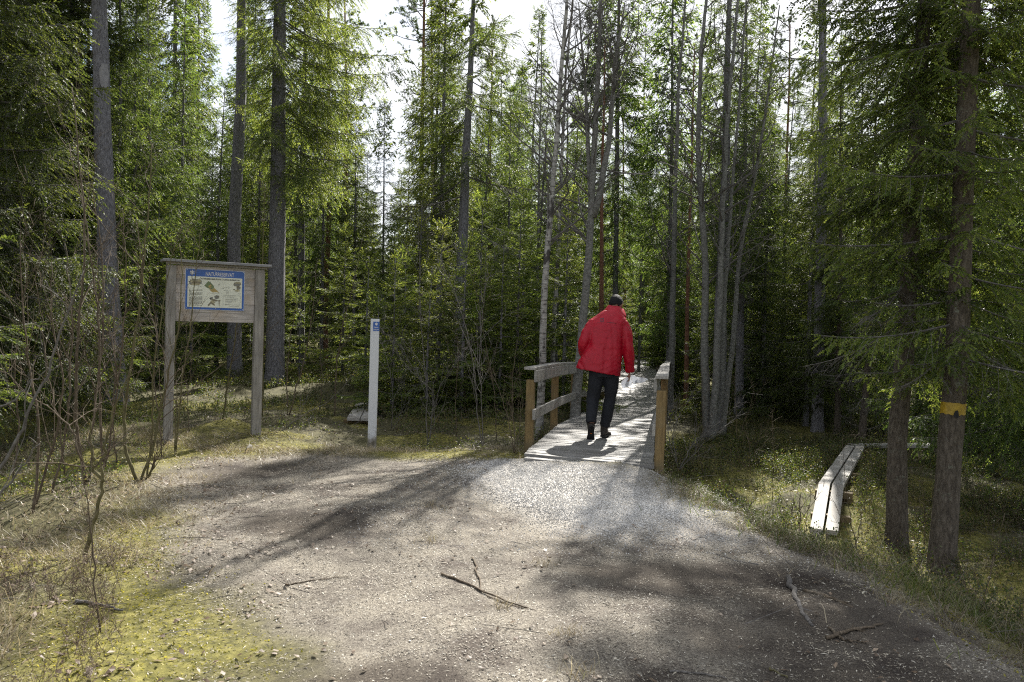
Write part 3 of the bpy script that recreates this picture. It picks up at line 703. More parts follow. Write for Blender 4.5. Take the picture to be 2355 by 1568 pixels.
# ---------------------------------------------------------------- bog boardwalks
def build_boardwalk():
    A = [np.array([3.03, 7.98, -0.345]), np.array([3.60, 9.27, -0.13]), np.array([5.37, 12.77, -0.17])]
    Bq = [np.array([3.27, 7.88, -0.345]), np.array([3.85, 9.17, -0.13]), np.array([5.62, 12.66, -0.17])]
    B = (A[1] + Bq[1]) / 2; B[2] = tz1(B[0], B[1])
    root = empty('boardwalk', B, 'narrow two-plank boardwalk bending over the mossy ground beside the path', 'boardwalk')
    for k in (0, 1):
        for side in (0, 1):
            a0, b0, a1, b1 = A[k], Bq[k], A[k + 1], Bq[k + 1]
            f = (0.0, 0.455) if side == 0 else (0.545, 1.0)
            V = []
            for (p, q) in ((a0, b0), (a1, b1)):
                for t in f: V.append(p + (q - p) * t)
            V = np.array([V[0], V[1], V[3], V[2]]); V = V + [0, 0, 0.003 * side]
            if k == 1: V[:2] = V[:2] + [0.004, 0.008, 0.0]
            W = np.vstack([V - [0, 0, 0.045], V]) - B
            mb = MB().add(W, [[3, 2, 1, 0], [4, 5, 6, 7], [0, 1, 5, 4], [1, 2, 6, 5], [2, 3, 7, 6], [3, 0, 4, 7]])
            mb.build('plank', MAT['plank'], root, loc=W[4:].mean(0))
    # sleepers with short legs standing in the moss
    for k, t in ((0, 0.40), (0, 0.93), (1, 0.33), (1, 0.96)):
        a = A[k] + (A[k + 1] - A[k]) * t; b = Bq[k] + (Bq[k + 1] - Bq[k]) * t; e = (b - a) / np.linalg.norm(b - a)
        p0 = a - e * 0.03 - B - [0, 0, 0.085]; p1 = b + e * 0.10 - B - [0, 0, 0.085]
        mb = MB(); mb.bar(p0, p1, 0.09, 0.075); mb.build('sleeper', MAT['treated'], root, loc=(p0 + p1) / 2, bevel=0.004)
        for q in (p0 + e * 0.05, p1 - e * 0.05):
            g = tz1(q[0] + B[0], q[1] + B[1]) - B[2] - 0.1; q = q - [0, 0, 0.04]
            mb = MB(); mb.box((q[0], q[1], (q[2] + g) / 2), (0.085, 0.085, q[2] - g), rotz(0.4)); mb.build('leg', MAT['treated'], root, loc=q)
build_boardwalk()

def board_path(name, a, b, w, z, label, group=None):
    a = np.array([*a, z]); b = np.array([*b, z]); m = (a + b) / 2; e = (b - a) / np.linalg.norm(b - a); s = np.array([e[1], -e[0], 0])
    root = empty(name, m, label, 'boardwalk', group)
    for k in (-1, 1):
        mb = MB(); mb.bar(a + s * k * w / 4 - m, b + s * k * w / 4 - m, w / 2 - 0.015, 0.045); mb.build('plank', MAT['plank'], root, loc=s * k * w / 4)
    for t in (0.1, 0.9):
        c = a + (b - a) * t - m - [0, 0, 0.075]; mb = MB(); mb.bar(c - s * (w / 2 + 0.06), c + s * (w / 2 + 0.06), 0.09, 0.09); mb.build('sleeper', MAT['treated'], root, loc=c)
board_path('boardwalk', (5.55, 12.95), (7.4, 13.35), 0.26, -0.20, 'short boardwalk branching off behind the thick trunks at the far plank end')
g1 = G(828, 968, 0.02); g2 = G(846, 932, 0.02)
board_path('boardwalk', g1[:2], g2[:2], 0.42, 0.045, 'grey plank walkway half hidden behind the white post')

# ---------------------------------------------------------------- vegetation builders
def nrm(a):
    return a / (np.linalg.norm(a, axis=-1, keepdims=True) + 1e-12)

def prisms(mb, pts, rad, m=0, sides=3):
    """pts (n,k,3), rad (n,k): thin tapering stems"""
    n, k, _ = pts.shape
    if n == 0: return
    tg = nrm(np.gradient(pts, axis=1)) if k > 2 else nrm(np.repeat(pts[:, 1:] - pts[:, :1], 2, axis=1))
    ref = np.where(np.abs(tg[:, :1, 2:3]) > 0.9, np.array([1.0, 0, 0]), np.array([0, 0, 1.0]))
    x = nrm(np.cross(tg, ref)); y = np.cross(tg, x)
    a = np.arange(sides) * 2 * math.pi / sides
    V = pts[:, :, None, :] + rad[:, :, None, None] * (np.cos(a)[None, None, :, None] * x[:, :, None, :] + np.sin(a)[None, None, :, None] * y[:, :, None, :])
    V = V.reshape(-1, 3)
    b = (np.arange(n) * k * sides)[:, None, None] + (np.arange(k - 1) * sides)[None, :, None]
    j = np.arange(sides)[None, None, :]; j2 = (j + 1) % sides
    Q = np.stack([b + j, b + j2, b + sides + j2, b + sides + j], -1).reshape(-1, 4)
    mb.add(V, Q, None, m)

def vtwigs(mb, S, D, L, r0, segs, wob, grav, rng, sides=3, m=0, tip=0.25):
    n = len(S)
    L = np.broadcast_to(L, (n,)); r0 = np.broadcast_to(r0, (n,))
    pts = np.zeros((n, segs + 1, 3)); pts[:, 0] = S; d = nrm(np.asarray(D, float))
    for k in range(segs):
        d = nrm(d + wob * rng.randn(n, 3) + np.array([0, 0, grav]))
        pts[:, k + 1] = pts[:, k] + d * (L / segs)[:, None]
    rad = r0[:, None] * np.linspace(1, tip, segs + 1)[None, :]
    prisms(mb, pts, rad, m, sides)
    return pts, rad

def spawn(pts, rad, per, lo, hi, ang, rng, keep=None):
    """start points and directions of side shoots on polylines"""
    n, k, _ = pts.shape
    idx = np.repeat(np.arange(n), per); t = rng.uniform(lo, hi, len(idx)) * (k - 1)
    i = np.minimum(t.astype(int), k - 2); f = (t - i)[:, None]
    S = pts[idx, i] * (1 - f) + pts[idx, i + 1] * f; T = nrm(pts[idx, i + 1] - pts[idx, i])
    r = rad[idx, i] * (1 - f[:, 0]) + rad[idx, i + 1] * f[:, 0]
    u = nrm(np.cross(T, rng.randn(len(idx), 3)))
    a = ang * rng.uniform(0.7, 1.3, len(idx))[:, None]
    return S, T * np.cos(a) + u * np.sin(a), r, t / (k - 1)

def shoots(mb, S, D, N, l, nl, K, m=0, rng=None):
    """needled shoots: a serrated herringbone strip of K needle pairs, or one lozenge when K = 0"""
    n = len(S)
    D = nrm(D); sd = nrm(np.cross(D, N)); N = np.cross(sd, D)
    if K == 0:
        w = nl[:, None]; tl = (N * w * 0.15)
        V = np.stack([S, S + D * l[:, None] * 0.45 + sd * w - tl, S + D * l[:, None], S + D * l[:, None] * 0.45 - sd * w - tl], 1).reshape(-1, 3)
        b = np.arange(n)[:, None] * 4
        mb.add(V, b + np.array([[0, 1, 2, 3]]), None, m); return
    ax = S[:, None, :] + D[:, None, :] * (l[:, None] * np.linspace(0, 1, K + 1)[None, :])[:, :, None]
    tips = []
    for sgn in (1, -1):
        up = (rng.rand(n, K) - 0.35)[:, :, None] * 0.8 * N[:, None, :]
        tips.append(ax[:, :-1] + nl[:, None, None] * (D[:, None, :] * 0.75 + sgn * sd[:, None, :] * 0.7 + up))
    V = np.concatenate([ax, tips[0], tips[1]], 1); nv = V.shape[1]
    k = np.arange(K)
    T = np.concatenate([np.stack([k, k + 1, K + 1 + k], 1), np.stack([k + 1, k, 2 * K + 1 + k], 1)])
    T = (np.arange(n) * nv)[:, None, None] + T[None]
    mb.add(V.reshape(-1, 3), None, T.reshape(-1, 3), m)

LOD = {  # secondary spacing, shoot spacing, shoot length, needle length, pairs
    'near': (0.060, 0.034, 0.070, 0.016, 4),
    'mid': (0.075, 0.038, 0.085, 0.017, 3),
    'far': (0.11, 0.050, 0.14, 0.020, 0),
}
def spruce_branch(L, lod, rng, droop=0.35, hang=0.5, inner=0.15, bare=False):
    sp_s, sp_h, shl, nl, K = LOD[lod]
    mb = MB()
    n = 9; t = np.linspace(0, 1, n)
    wy = np.cumsum(rng.randn(n) * 0.012 * L)
    axp = np.stack([L * t * (1 - 0.08 * droop), wy, L * droop * (-t + 0.72 * t ** 2.3)], 1)
    prisms(mb, axp[None], (0.004 + 0.0075 * L * (1 - t) ** 1.2 * 0.9)[None], 1, 4 if lod == 'near' else 3)
    ns = max(4, int(L * (1 - inner) / sp_s)) * 2
    ts = np.clip(inner + (1 - inner) * (np.arange(ns) + rng.rand(ns)) / ns, 0, 0.985)
    side = np.where(np.arange(ns) % 2, 1.0, -1.0)
    i = np.minimum((ts * (n - 1)).astype(int), n - 2); f = (ts * (n - 1) - i)[:, None]
    S = axp[i] * (1 - f) + axp[i + 1] * f; T = nrm(axp[i + 1] - axp[i])
    prof = np.minimum(1, (1 - ts) * 1.5 + 0.10) * (0.45 + 0.55 * np.minimum(1, ts / 0.3))
    ls = np.minimum(0.75, 0.40 * L) * prof * rng.uniform(0.55, 1.15, ns)
    a = R_(58) - R_(18) * ts + rng.randn(ns) * 0.12
    up = np.array([0, 0, 1.0]); sv = nrm(np.cross(up, T)) * side[:, None]
    d0 = nrm(T * np.cos(a)[:, None] + sv * np.sin(a)[:, None] + rng.randn(ns, 3) * 0.07)
    m_ = 4; q = np.linspace(0, 1, m_)
    hg = hang * rng.uniform(0.4, 1.3, ns)
    sec = S[:, None, :] + d0[:, None, :] * (ls[:, None] * q)[:, :, None]
    sec[:, :, 2] -= (hg * ls)[:, None] * q[None] ** 1.4
    rr = (0.0016 + 0.0035 * ls[:, None]) * np.linspace(1, 0.5, m_)[None]
    if lod == 'far': rr = rr * 1.3
    prisms(mb, sec if lod == 'near' else sec[:, [0, 2, 3]], rr if lod == 'near' else rr[:, [0, 2, 3]], 1, 3)
    if not bare and inner > 0.1:      # dry twigs on the inner part of old boughs
        S2, D2, r2, _ = spawn(axp[None], (0.004 + 0.0075 * L * (1 - t))[None], int(10 * L), 0.08, 0.55, R_(60), rng)
        D2[:, 2] -= 0.4; vtwigs(mb, S2, D2, rng.uniform(0.08, 0.22, len(S2)), 0.0016, 3, 0.2, -0.08, rng, 3, 1)
    if bare:
        S2, D2, r2, _ = spawn(sec, rr, 3, 0.2, 1.0, R_(50), rng)
        vtwigs(mb, S2, D2, rng.uniform(0.05, 0.18, len(S2)), 0.0016, 2, 0.2, -0.05, rng, 3, 1)
        return mb.arrays()
    # shoots along the secondaries
    nh = np.maximum(1, (ls / sp_h).astype(int)) ; mx_ = int(nh.max())
    I, J, W = [], [], []
    for s in (-1, 1):
        for j in range(mx_):
            k = np.where(nh > j)[0]; I.append(k); J.append((j + rng.rand(len(k)) * 0.9 + 0.1) / nh[k]); W.append(np.full(len(k), float(s)))
    I = np.concatenate(I); J = np.clip(np.concatenate(J), 0, 0.97); W = np.concatenate(W)
    def at(I, J):
        g = J * (m_ - 1); i0 = np.minimum(g.astype(int), m_ - 2); ff = (g - i0)[:, None]
        return sec[I, i0] * (1 - ff) + sec[I, i0 + 1] * ff, nrm(sec[I, i0 + 1] - sec[I, i0])
    Sp, Tp = at(I, J)
    sdv = nrm(np.cross(up, Tp)) * W[:, None]
    Dp = nrm(Tp * 0.75 + sdv * 0.62 + rng.randn(len(I), 3) * 0.16 + np.array([0, 0, -0.12 * hang]))
    lp = shl * rng.uniform(0.6, 1.3, len(I)) * (1 - 0.35 * J)
    # terminal shoots and shoots on the axis
    St, Tt = sec[:, -1] - (sec[:, -1] - sec[:, -2]) * 0.1, nrm(sec[:, -1] - sec[:, -2])
    na = max(3, int(L * 0.75 / (sp_h * 1.4))); ta = rng.uniform(max(inner, 0.3), 1.0, na)
    i2 = np.minimum((ta * (n - 1)).astype(int), n - 2); f2 = (ta * (n - 1) - i2)[:, None]
    Sa = axp[i2] * (1 - f2) + axp[i2 + 1] * f2; Ta = nrm(axp[i2 + 1] - axp[i2])
    Da = nrm(Ta * 0.8 + nrm(np.cross(up, Ta)) * rng.choice([-0.6, 0.6], na)[:, None] + rng.randn(na, 3) * 0.2)
    Te = nrm(axp[-1:] - axp[-2:-1])
    S_ = np.concatenate([Sp, St, Sa, axp[-1:]]); D_ = np.concatenate([Dp, Tt, Da, Te])
    l_ = np.concatenate([lp, np.full(ns, shl * 1.1), shl * rng.uniform(0.7, 1.2, na), [shl * 1.4]])
    N_ = nrm(np.array([0, 0, 1.0]) + rng.randn(len(S_), 3) * 0.55)
    nn = nl * rng.uniform(0.8, 1.2, len(S_))
    shoots(mb, S_, D_, N_, l_, nn, K, 0, rng)
    return mb.arrays()

POOL = {}
def pool(lod, kind):
    key = (lod, kind)
    if key not in POOL:
        rng = np.random.RandomState(sum(map(ord, lod + kind)) % 9973); out = []
        par = {'old': (0.42, 0.95, 0.22, False), 'young': (0.20, 0.28, 0.05, False), 'drape': (0.24, 0.85, 0.12, False), 'dead': (0.35, 0.4, 0.1, True)}[kind]
        for L in (0.35, 0.6, 0.9, 1.3, 1.8, 2.4):
            for _ in range(2 if (lod == 'near' or L > 1.5) else 3):
                out.append((L, spruce_branch(L, lod, rng, par[0] * rng.uniform(0.8, 1.2), par[1], par[2], par[3])))
        POOL[key] = out
    return POOL[key]

def put_branch(mb, p, az, elev, L, lod, kind, rng):
    c = pool(lod, kind); d = np.array([abs(math.log(L / b[0])) for b in c]) + rng.rand(len(c)) * 0.12
    b = c[int(d.argmin())]
    M = rotz(az) @ roty(-elev) @ rotx(rng.uniform(-0.25, 0.25))
    if rng.rand() < 0.5: M = M @ np.diag([1, -1, 1.0])
    mb.merge(b[1], M, p, L / b[0])

def trunk_mesh(mb, pts, r0, r1, rng, n=14, flare=0.55, jit=0.07, rough=0.0):
    pts = np.asarray(pts, float); k = max(8, int(np.linalg.norm(pts[-1] - pts[0]) / 0.22)); 
    h = pts[:, 2]; hh = np.concatenate([[h[0], h[0] + .08, h[0] + .18, h[0] + .32], np.linspace(h[0] + .5, h[-1], k)])
    X = np.interp(hh, h, pts[:, 0]); Y = np.interp(hh, h, pts[:, 1]); t = (hh - hh[0]) / (hh[-1] - hh[0])
    r = r0 * (1 - t) + r1 * t + r0 * flare * np.exp(-(hh - hh[0]) / 0.22)
    for o in range(2): X = X + np.interp(hh, np.linspace(h[0], h[-1], 7), np.cumsum(rng.randn(7)) * 0.012 * (h[-1] - h[0]) / 10); Y = Y + 0
    P_ = np.stack([X, Y, hh], 1)
    mb.tube(P_, r, n, 0, True, jit, rng)
    return lambda z: np.array([np.interp(z, hh, X), np.interp(z, hh, Y), z])

def crown_spruce(mb, path, z0, H, hb, rmax, lod, kind, rng, whorl=0.38, per=5, rexp=0.8, dead_from=None, dead_len=0.8, upper=None, full=1.0, azw=None, elev0=-8):
    """whorled branches from height hb to the top H (heights above the foot z0)"""
    if dead_from is not None:
        h = dead_from
        while h < hb + 0.5:
            for _ in range(rng.randint(2, 5)):
                a = rng.uniform(0, 2 * math.pi); put_branch(mb, path(z0 + h + rng.uniform(-.1, .1)), a, R_(rng.uniform(-25, 5)), dead_len * rng.uniform(0.35, 1.1), 'mid' if lod == 'near' else lod, 'dead', rng)
            h += whorl * rng.uniform(0.7, 1.3)
    h = hb
    while h < H - 0.15:
        u = (H - h) / (H - hb); r = rmax * u ** rexp * min(1, 0.55 + (h - hb) / (0.25 * (H - hb)) * 0.45 if hb > 1.5 else 1)
        a0 = rng.uniform(0, 6.28); np_ = per + rng.randint(-1, 2)
        lo = lod if (upper is None or h < upper) else ('mid' if lod == 'near' and h < upper + 2 else 'far')
        for k in range(np_):
            if rng.rand() > full: continue
            a = a0 + 2 * math.pi * k / np_ + rng.uniform(-.35, .35)
            L = max(0.22, r * rng.uniform(0.65, 1.12))
            if azw is not None: L *= azw(a)
            e = R_(elev0 + (1 - u) ** 1.3 * 48 + rng.uniform(-7, 7))
            put_branch(mb, path(z0 + h + rng.uniform(-.06, .06)), a, e, L, lo, kind, rng)
        if rng.rand() < 0.7:
            for _ in range(2): put_branch(mb, path(z0 + h + whorl * .5), rng.uniform(0, 6.28), R_(rng.uniform(-15, 15)), max(0.25, r * 0.55), lo, kind, rng)
        h += whorl * rng.uniform(0.8, 1.2) * (0.65 + 0.35 * u)
    tp = path(z0 + H); vt = MB()
    for k in range(4): put_branch(mb, tp - [0, 0, 0.25], k * 1.6, R_(60), 0.35, lod, 'young', rng)

def make_tree(name, base, label, cat, trunk_mb, crown_mb, tmats, cmats, group=None):
    """meshes given in world coordinates are stored relative to the foot"""
    root = empty(name, base, label, cat, group)
    for nm, mb, ms in (('trunk', trunk_mb, tmats), ('crown', crown_mb, cmats)):
        if mb is None or mb.n == 0: continue
        V, Q, T, mq, mt = mb.arrays()
        mesh_obj(nm, V - np.asarray(base), Q, T, ms, mq, mt, root, None, nm == 'trunk')
    return root

def copy_tree(root, loc, rz, sc, label=None, group=None):
    r = root.copy(); COL.objects.link(r); r.location = tuple(float(v) for v in loc)
    r.rotation_euler = (0, 0, rz); r.scale = (sc, sc, sc)
    if label: r['label'] = label
    if group: r['group'] = group
    elif 'group' in r: del r['group']
    for ch in list(root.children):
        c = ch.copy(); COL.objects.link(c); c.parent = r
    return r

def px_path(pix, d, H, dd=0.0):
    """stem seen at these pixels at distance d, carried on straight to height H"""
    q = [P(x, y, d + dd * i) for i, (x, y) in enumerate(pix)]
    q = sorted(q, key=lambda p: p[2]); z0 = tz1(q[0][0], q[0][1])
    b = q[0].copy(); b[2] = z0 - 0.08
    if q[0][2] < z0 + 0.05: q[0] = b
    else: q = [b] + q
    t = (q[-1] - q[-2]) / (q[-1][2] - q[-2][2])
    if q[-1][2] < z0 + H: q.append(q[-1] + t * (z0 + H - q[-1][2]) * np.array([0.6, 0.6, 1]))
    return np.array(q)

def spruce_at(pix, d, diam, H, hb, rmax, label, seed, lod='mid', kind='old', bark_m='bark_spruce', name='spruce_tree', cat='spruce tree', group=None, flare=0.5, sides=14, leaf='spruce', **kw):
    rng = np.random.RandomState(seed); pts = px_path(pix, d, H)
    tm, cm_ = MB(), MB(); base = pts[0] + [0, 0, 0.08]
    path = trunk_mesh(tm, pts, diam / 2, diam * 0.06, rng, sides, flare)
    crown_spruce(cm_, path, base[2], H, hb, rmax, lod, kind, rng, **kw)
    return make_tree(name, base, label, cat, tm, cm_, MAT[bark_m], [MAT[leaf], MAT['twig']], group)

# --- bare broadleaved trees
def bare_crown(mb, pts, rad, rng, h_lo, n1, l1, ang=55, up=0.10, m=0, l2=6, l3=5, fine=1.0):
    S, D, r, t = spawn(pts[None], rad[None], n1, h_lo, 0.98, R_(ang), rng)
    L = l1 * (1.15 - 0.75 * t) * rng.uniform(0.5, 1.2, n1)
    p1, r1 = vtwigs(mb, S, D, L, np.minimum(r * 0.55, 0.006 + 0.008 * L), 6, 0.16, up, rng, 4, m)
    S, D, r, t = spawn(p1, r1, l2, 0.15, 1.0, R_(48), rng)
    L2 = rng.uniform(0.2, 0.75, len(S)) * l1 * 0.42
    p2, r2 = vtwigs(mb, S, D, L2, np.minimum(r * 0.7, 0.0045) * fine, 4, 0.2, up * 0.6, rng, 3, m)
    if l3:
        S, D, r, t = spawn(p2, r2, l3, 0.15, 1.0, R_(45), rng)
        vtwigs(mb, S, D, rng.uniform(0.08, 0.30, len(S)), 0.0019 * fine, 2, 0.2, 0.0, rng, 3, m)

def bare_at(stems, d, H, label, seed, bark_m='bark_grey', name='bare_tree', cat='bare tree', n1=26, l1=1.9, h_lo=0.3, group=None, twig='twig', ang=50, dead=True):
    """stems: list of (pixels, diameter, distance offset)"""
    rng = np.random.RandomState(seed); tms, cm_ = [], MB(); base = None
    for pix, diam, dd in stems:
        tm = MB(); tms.append(tm)
        pts = px_path(pix, d + dd, H) if base is None or len(pix) > 3 and pix[0][1] > 900 else np.array(sorted([P(x, y, d + dd) for x, y in pix], key=lambda p: p[2]))
        if base is None: base = pts[0] + [0, 0, 0.08]
        zz = np.arange(pts[0, 2], pts[-1, 2], 0.25); pp = np.stack([np.interp(zz, pts[:, 2], pts[:, 0]), np.interp(zz, pts[:, 2], pts[:, 1]), zz], 1)
        if len(pp) > 6:
            kx = np.cumsum(rng.randn(len(pp))) * 0.006; kx -= np.linspace(0, kx[-1], len(kx)); pp[:, 0] += kx
        t = np.linspace(0, 1, len(pp)); r = diam / 2 * (1 - 0.8 * t) + (diam * 0.25 * np.exp(-(zz - zz[0]) / 0.15) if pix[0][1] > 850 else 0)
        tm.tube(pp, r, 12, 0, True, 0.08, rng)
        bare_crown(cm_, pp, r, rng, h_lo, n1, l1, ang)
    root = make_tree(name, base, label, cat, tms[0], cm_, MAT[bark_m], MAT[twig], group)
    for tm in tms[1:]:
        V, Q, T, mq, mt = tm.arrays(); mesh_obj('trunk', V - np.asarray(base), Q, T, MAT[bark_m], None, None, root, None, True)
    return root

# ================================================================ the named trees of the picture
# --- tall bare trunks on the left
t = spruce_at([(228, 0), (232, 300), (240, 600), (262, 930)], 14.0, 0.36, 19, 8.0, 2.6, 'thick grey spruce trunk with a pale bark scar, leftmost of the bare tall trunks', 11, dead_from=7.2, upper=10, flare=0.35)
def scar(t, px0, py0, px1, py1, d, r):
    mb = MB(); a = P((px0 + px1) / 2, py0, d); b = P((px0 + px1) / 2, py1, d); rng = np.random.RandomState(2)
    V = []; n = 9; k = 9; c0 = math.atan2(0 - a[1], 0 - a[0]) + 0.35
    for i in range(k):
        f = i / (k - 1); c = a * (1 - f) + b * f; wdt = 0.62 * math.sin(math.pi * (0.12 + 0.8 * f)) ** 0.5 * rng.uniform(0.75, 1.1)
        for j in range(n):
            g = c0 + wdt * (j / (n - 1) * 2 - 1); V.append([c[0] + r * math.cos(g), c[1] + r * math.sin(g), c[2]])
    V = np.array(V) - np.array(t.location); Q = [[i * n + j, i * n + j + 1, (i + 1) * n + j + 1, (i + 1) * n + j] for i in range(k - 1) for j in range(n - 1)]
    mb.add(V, Q); mb.build('bark_scar', MAT['patch'], t, smooth=True)
scar(t, 222, 150, 243, 205, 13.99, 0.150)
spruce_at([(555, 0), (550, 200), (541, 500), (538, 890)], 20.0, 0.36, 21, 10.5, 2.4, 'dark grey spruce trunk rising directly behind the notice board', 12, dead_from=8.5, upper=12, flare=0.3)
spruce_at([(641, 0), (636, 300), (631, 600), (631, 900)], 18.5, 0.43, 21, 4.9, 3.0, 'stout spruce just right of the notice board with bright drooping boughs', 13, dead_from=4.0, whorl=0.42, per=6, leaf='young', azw=lambda a: 1.25 if math.cos(a + 0.2) > 0.2 else 0.33, flare=0.3, upper=11.5)
spruce_at([(403, 0), (398, 250), (394, 480), (392, 800)], 27.0, 0.27, 18, 6.5, 1.7, 'slim grey spruce trunk against the sky gap, left of the notice board', 14, dead_from=3.5, upper=8)
spruce_at([(461, 0), (458, 300), (455, 800)], 33.0, 0.19, 17, 7.5, 1.5, 'thin distant spruce trunk against the sky gap above the notice board', 15, dead_from=4.0, upper=8)
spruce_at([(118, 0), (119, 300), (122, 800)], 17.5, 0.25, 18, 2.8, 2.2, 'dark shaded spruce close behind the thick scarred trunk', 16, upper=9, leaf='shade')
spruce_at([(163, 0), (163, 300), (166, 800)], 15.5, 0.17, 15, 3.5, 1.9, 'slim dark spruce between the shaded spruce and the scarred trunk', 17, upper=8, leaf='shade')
spruce_at([(694, 300), (690, 600), (690, 850)], 25.0, 0.25, 17, 5.0, 1.8, 'brownish spruce trunk half hidden right of the stout spruce', 18, dead_from=3, upper=9)
# --- middle
spruce_at([(1086, 0), (1076, 250), (1062, 560), (1050, 900)], 19.5, 0.35, 11.3, 5.4, 3.0, 'tall grey spruce with long bare dead limbs above the middle thicket', 21, dead_from=3.6, dead_len=2.6, whorl=0.5, per=5, full=0.62, upper=9)
spruce_at([(1027, 60), (1022, 300), (1012, 700), (1010, 900)], 21.0, 0.20, 11, 3.8, 1.6, 'slender spruce trunk directly left of the tall grey one in the middle', 22, dead_from=2.8, upper=9)
spruce_at([(817, 380), (815, 600), (814, 850)], 24.0, 0.12, 8.0, 2.6, 1.1, 'thin straight spruce pole above and left of the white post', 23, upper=7)
spruce_at([(884, 300), (882, 600), (882, 850)], 26.0, 0.12, 8.8, 2.6, 1.2, 'pointed slim spruce standing in the sky gap above the white post', 24, upper=7)
spruce_at([(1418, 350), (1414, 600), (1412, 850)], 24.0, 0.20, 17.5, 3.5, 1.9, 'dark spruce trunk directly behind the person in red', 25, dead_from=2, upper=8)  # unseen top raised so that its shade falls across the clearing
spruce_at([(1545, 560), (1545, 700), (1540, 900)], 23.0, 0.15, 16.0, 2.0, 1.8, 'slim spruce behind the right bridge rail', 26, upper=7)  # crown carried up out of view to shade the middle of the clearing
# --- dense dark spruce inside the pale clump of stems right of the bridge
spruce_at([(1712, 0), (1706, 400), (1700, 700), (1696, 985)], 19.0, 0.22, 10.4, 3.0, 2.0, 'dense dark-boughed spruce just behind the tall dark one with hanging boughs', 27, dead_from=1.5, flare=0.3, upper=10)
# --- dark spruce behind the pale stems, then an added shade tree
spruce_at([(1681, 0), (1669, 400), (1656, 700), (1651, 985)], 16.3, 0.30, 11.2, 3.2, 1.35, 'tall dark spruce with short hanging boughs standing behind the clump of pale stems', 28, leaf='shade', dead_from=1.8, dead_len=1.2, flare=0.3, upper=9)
spruce_at([(1888, 0), (1884, 400), (1880, 700), (1878, 985)], 16.6, 0.24, 19.0, 10.2, 2.3, 'added straight spruce behind the two-plank boardwalk, its unseen crown shading the lower right earth', 29, dead_from=9.0, dead_len=0.9, flare=0.3, upper=9)  # added tree: its crown above the frame shades the lower right earth
# --- large foreground spruces on the right
t = spruce_at([(2232, 0), (2214, 400), (2200, 800), (2183, 1000), (2160, 1285)], 7.4, 0.225, 14.5, 1.9, 2.35, 'big near spruce with a yellow painted band on its brown trunk', 31, lod='near', kind='drape', bark_m='bark_brown', leaf='young', azw=lambda a: 0.5 if math.cos(a - R_(-118)) > 0.75 else 1.0, dead_from=2.1, dead_len=0.9, whorl=0.44, per=5, full=0.95, upper=6.0, elev0=-4, flare=0.30, sides=24)
def paint_band(t):
    me = [c for c in t.children if c.name.startswith('trunk')][0].data; V = np.array([v.co[:] for v in me.vertices]); n = 24
    k = len(V[:-2]) // n; R = V[:k * n].reshape(k, n, 3); c = R.mean(1); z = c[:, 2]; rng = np.random.RandomState(4)
    zb, zt = P(2187, 952, 7.4)[2] - t.location.z, P(2187, 926, 7.4)[2] - t.location.z
    W = []
    for f in np.linspace(0, 1, 4):
        zz = zb + (zt - zb) * f; i = max(0, np.searchsorted(z, zz) - 1); g = (zz - z[i]) / (z[i + 1] - z[i]); ring = R[i] * (1 - g) + R[i + 1] * g; cc = c[i] * (1 - g) + c[i + 1] * g
        ring = cc + (ring - cc) * 1.03; ring[:, 2] += (rng.rand(n) - .5) * 0.014 * (1 if f in (0, 1) else 0); W.append(ring)
    W = np.concatenate(W); Q = [[i * n + j, i * n + (j + 1) % n, (i + 1) * n + (j + 1) % n, (i + 1) * n + j] for i in range(3) for j in range(n)]
    o = MB().add(W, Q).build('painted_band', MAT['yellow'], t, smooth=True)
    d = np.array([-t.location.x, -t.location.y, 0]); d /= np.linalg.norm(d); mb = MB(); p0 = np.interp(zb, z, c[:, 0]), np.interp(zb, z, c[:, 1])
    ang = math.atan2(d[1], d[0]) + 0.25; rr = np.linalg.norm(R[5][0][:2] - c[5][:2]); V = [[p0[0] + 0.121 * math.cos(ang), p0[1] + 0.121 * math.sin(ang), zb + 0.015]]
    for q in range(14):
        th = q / 14 * 6.283; r_ = rng.uniform(0.6, 1.1); V.append([p0[0] + 0.121 * math.cos(ang + 0.18 * r_ * math.cos(th)), p0[1] + 0.121 * math.sin(ang + 0.18 * r_ * math.cos(th)), zb + 0.012 + 0.045 * r_ * math.sin(th)])
    MB().add(V, None, [[0, k + 1, (k + 1) % 14 + 1] for k in range(14)]).build('knot_hole', MAT['black'], t)
paint_band(t)
spruce_at([(2120, 0), (2095, 400), (2075, 800), (2057, 1000), (2058, 1245)], 8.1, 0.20, 13.5, 2.6, 1.9, 'brown spruce trunk left of the one with the yellow band', 32, lod='mid', kind='drape', bark_m='bark_brown', dead_from=1.9, dead_len=1.2, upper=6.5, whorl=0.42, full=0.95, flare=0.3, sides=20)
spruce_at([(2010, 500), (2005, 750), (1990, 900), (1978, 1020)], 14.8, 0.13, 7.4, 2.2, 1.0, 'thin leaning spruce at the far end of the two-plank boardwalk', 33, bark_m='bark_brown', dead_from=0.9, upper=8)
spruce_at([(2165, 300), (2160, 700), (2150, 1000)], 12.5, 0.14, 9.0, 1.6, 1.2, 'slim spruce seen between the two big right trunks', 34, bark_m='bark_brown', dead_from=0.7, upper=8, kind='drape')
spruce_at([(2420, 300), (2410, 700), (2400, 1150)], 10.0, 0.20, 13.0, 1.3, 2.3, 'shaded spruce reaching in from the right picture edge', 35, bark_m='bark_brown', kind='drape', dead_from=0.8, upper=7)
spruce_at([(1935, 300), (1930, 700), (1925, 980)], 16.0, 0.13, 7.8, 1.0, 1.3, 'dark spruce behind the far end of the boardwalk', 36, bark_m='bark_brown', dead_from=0.5, upper=8, kind='drape')
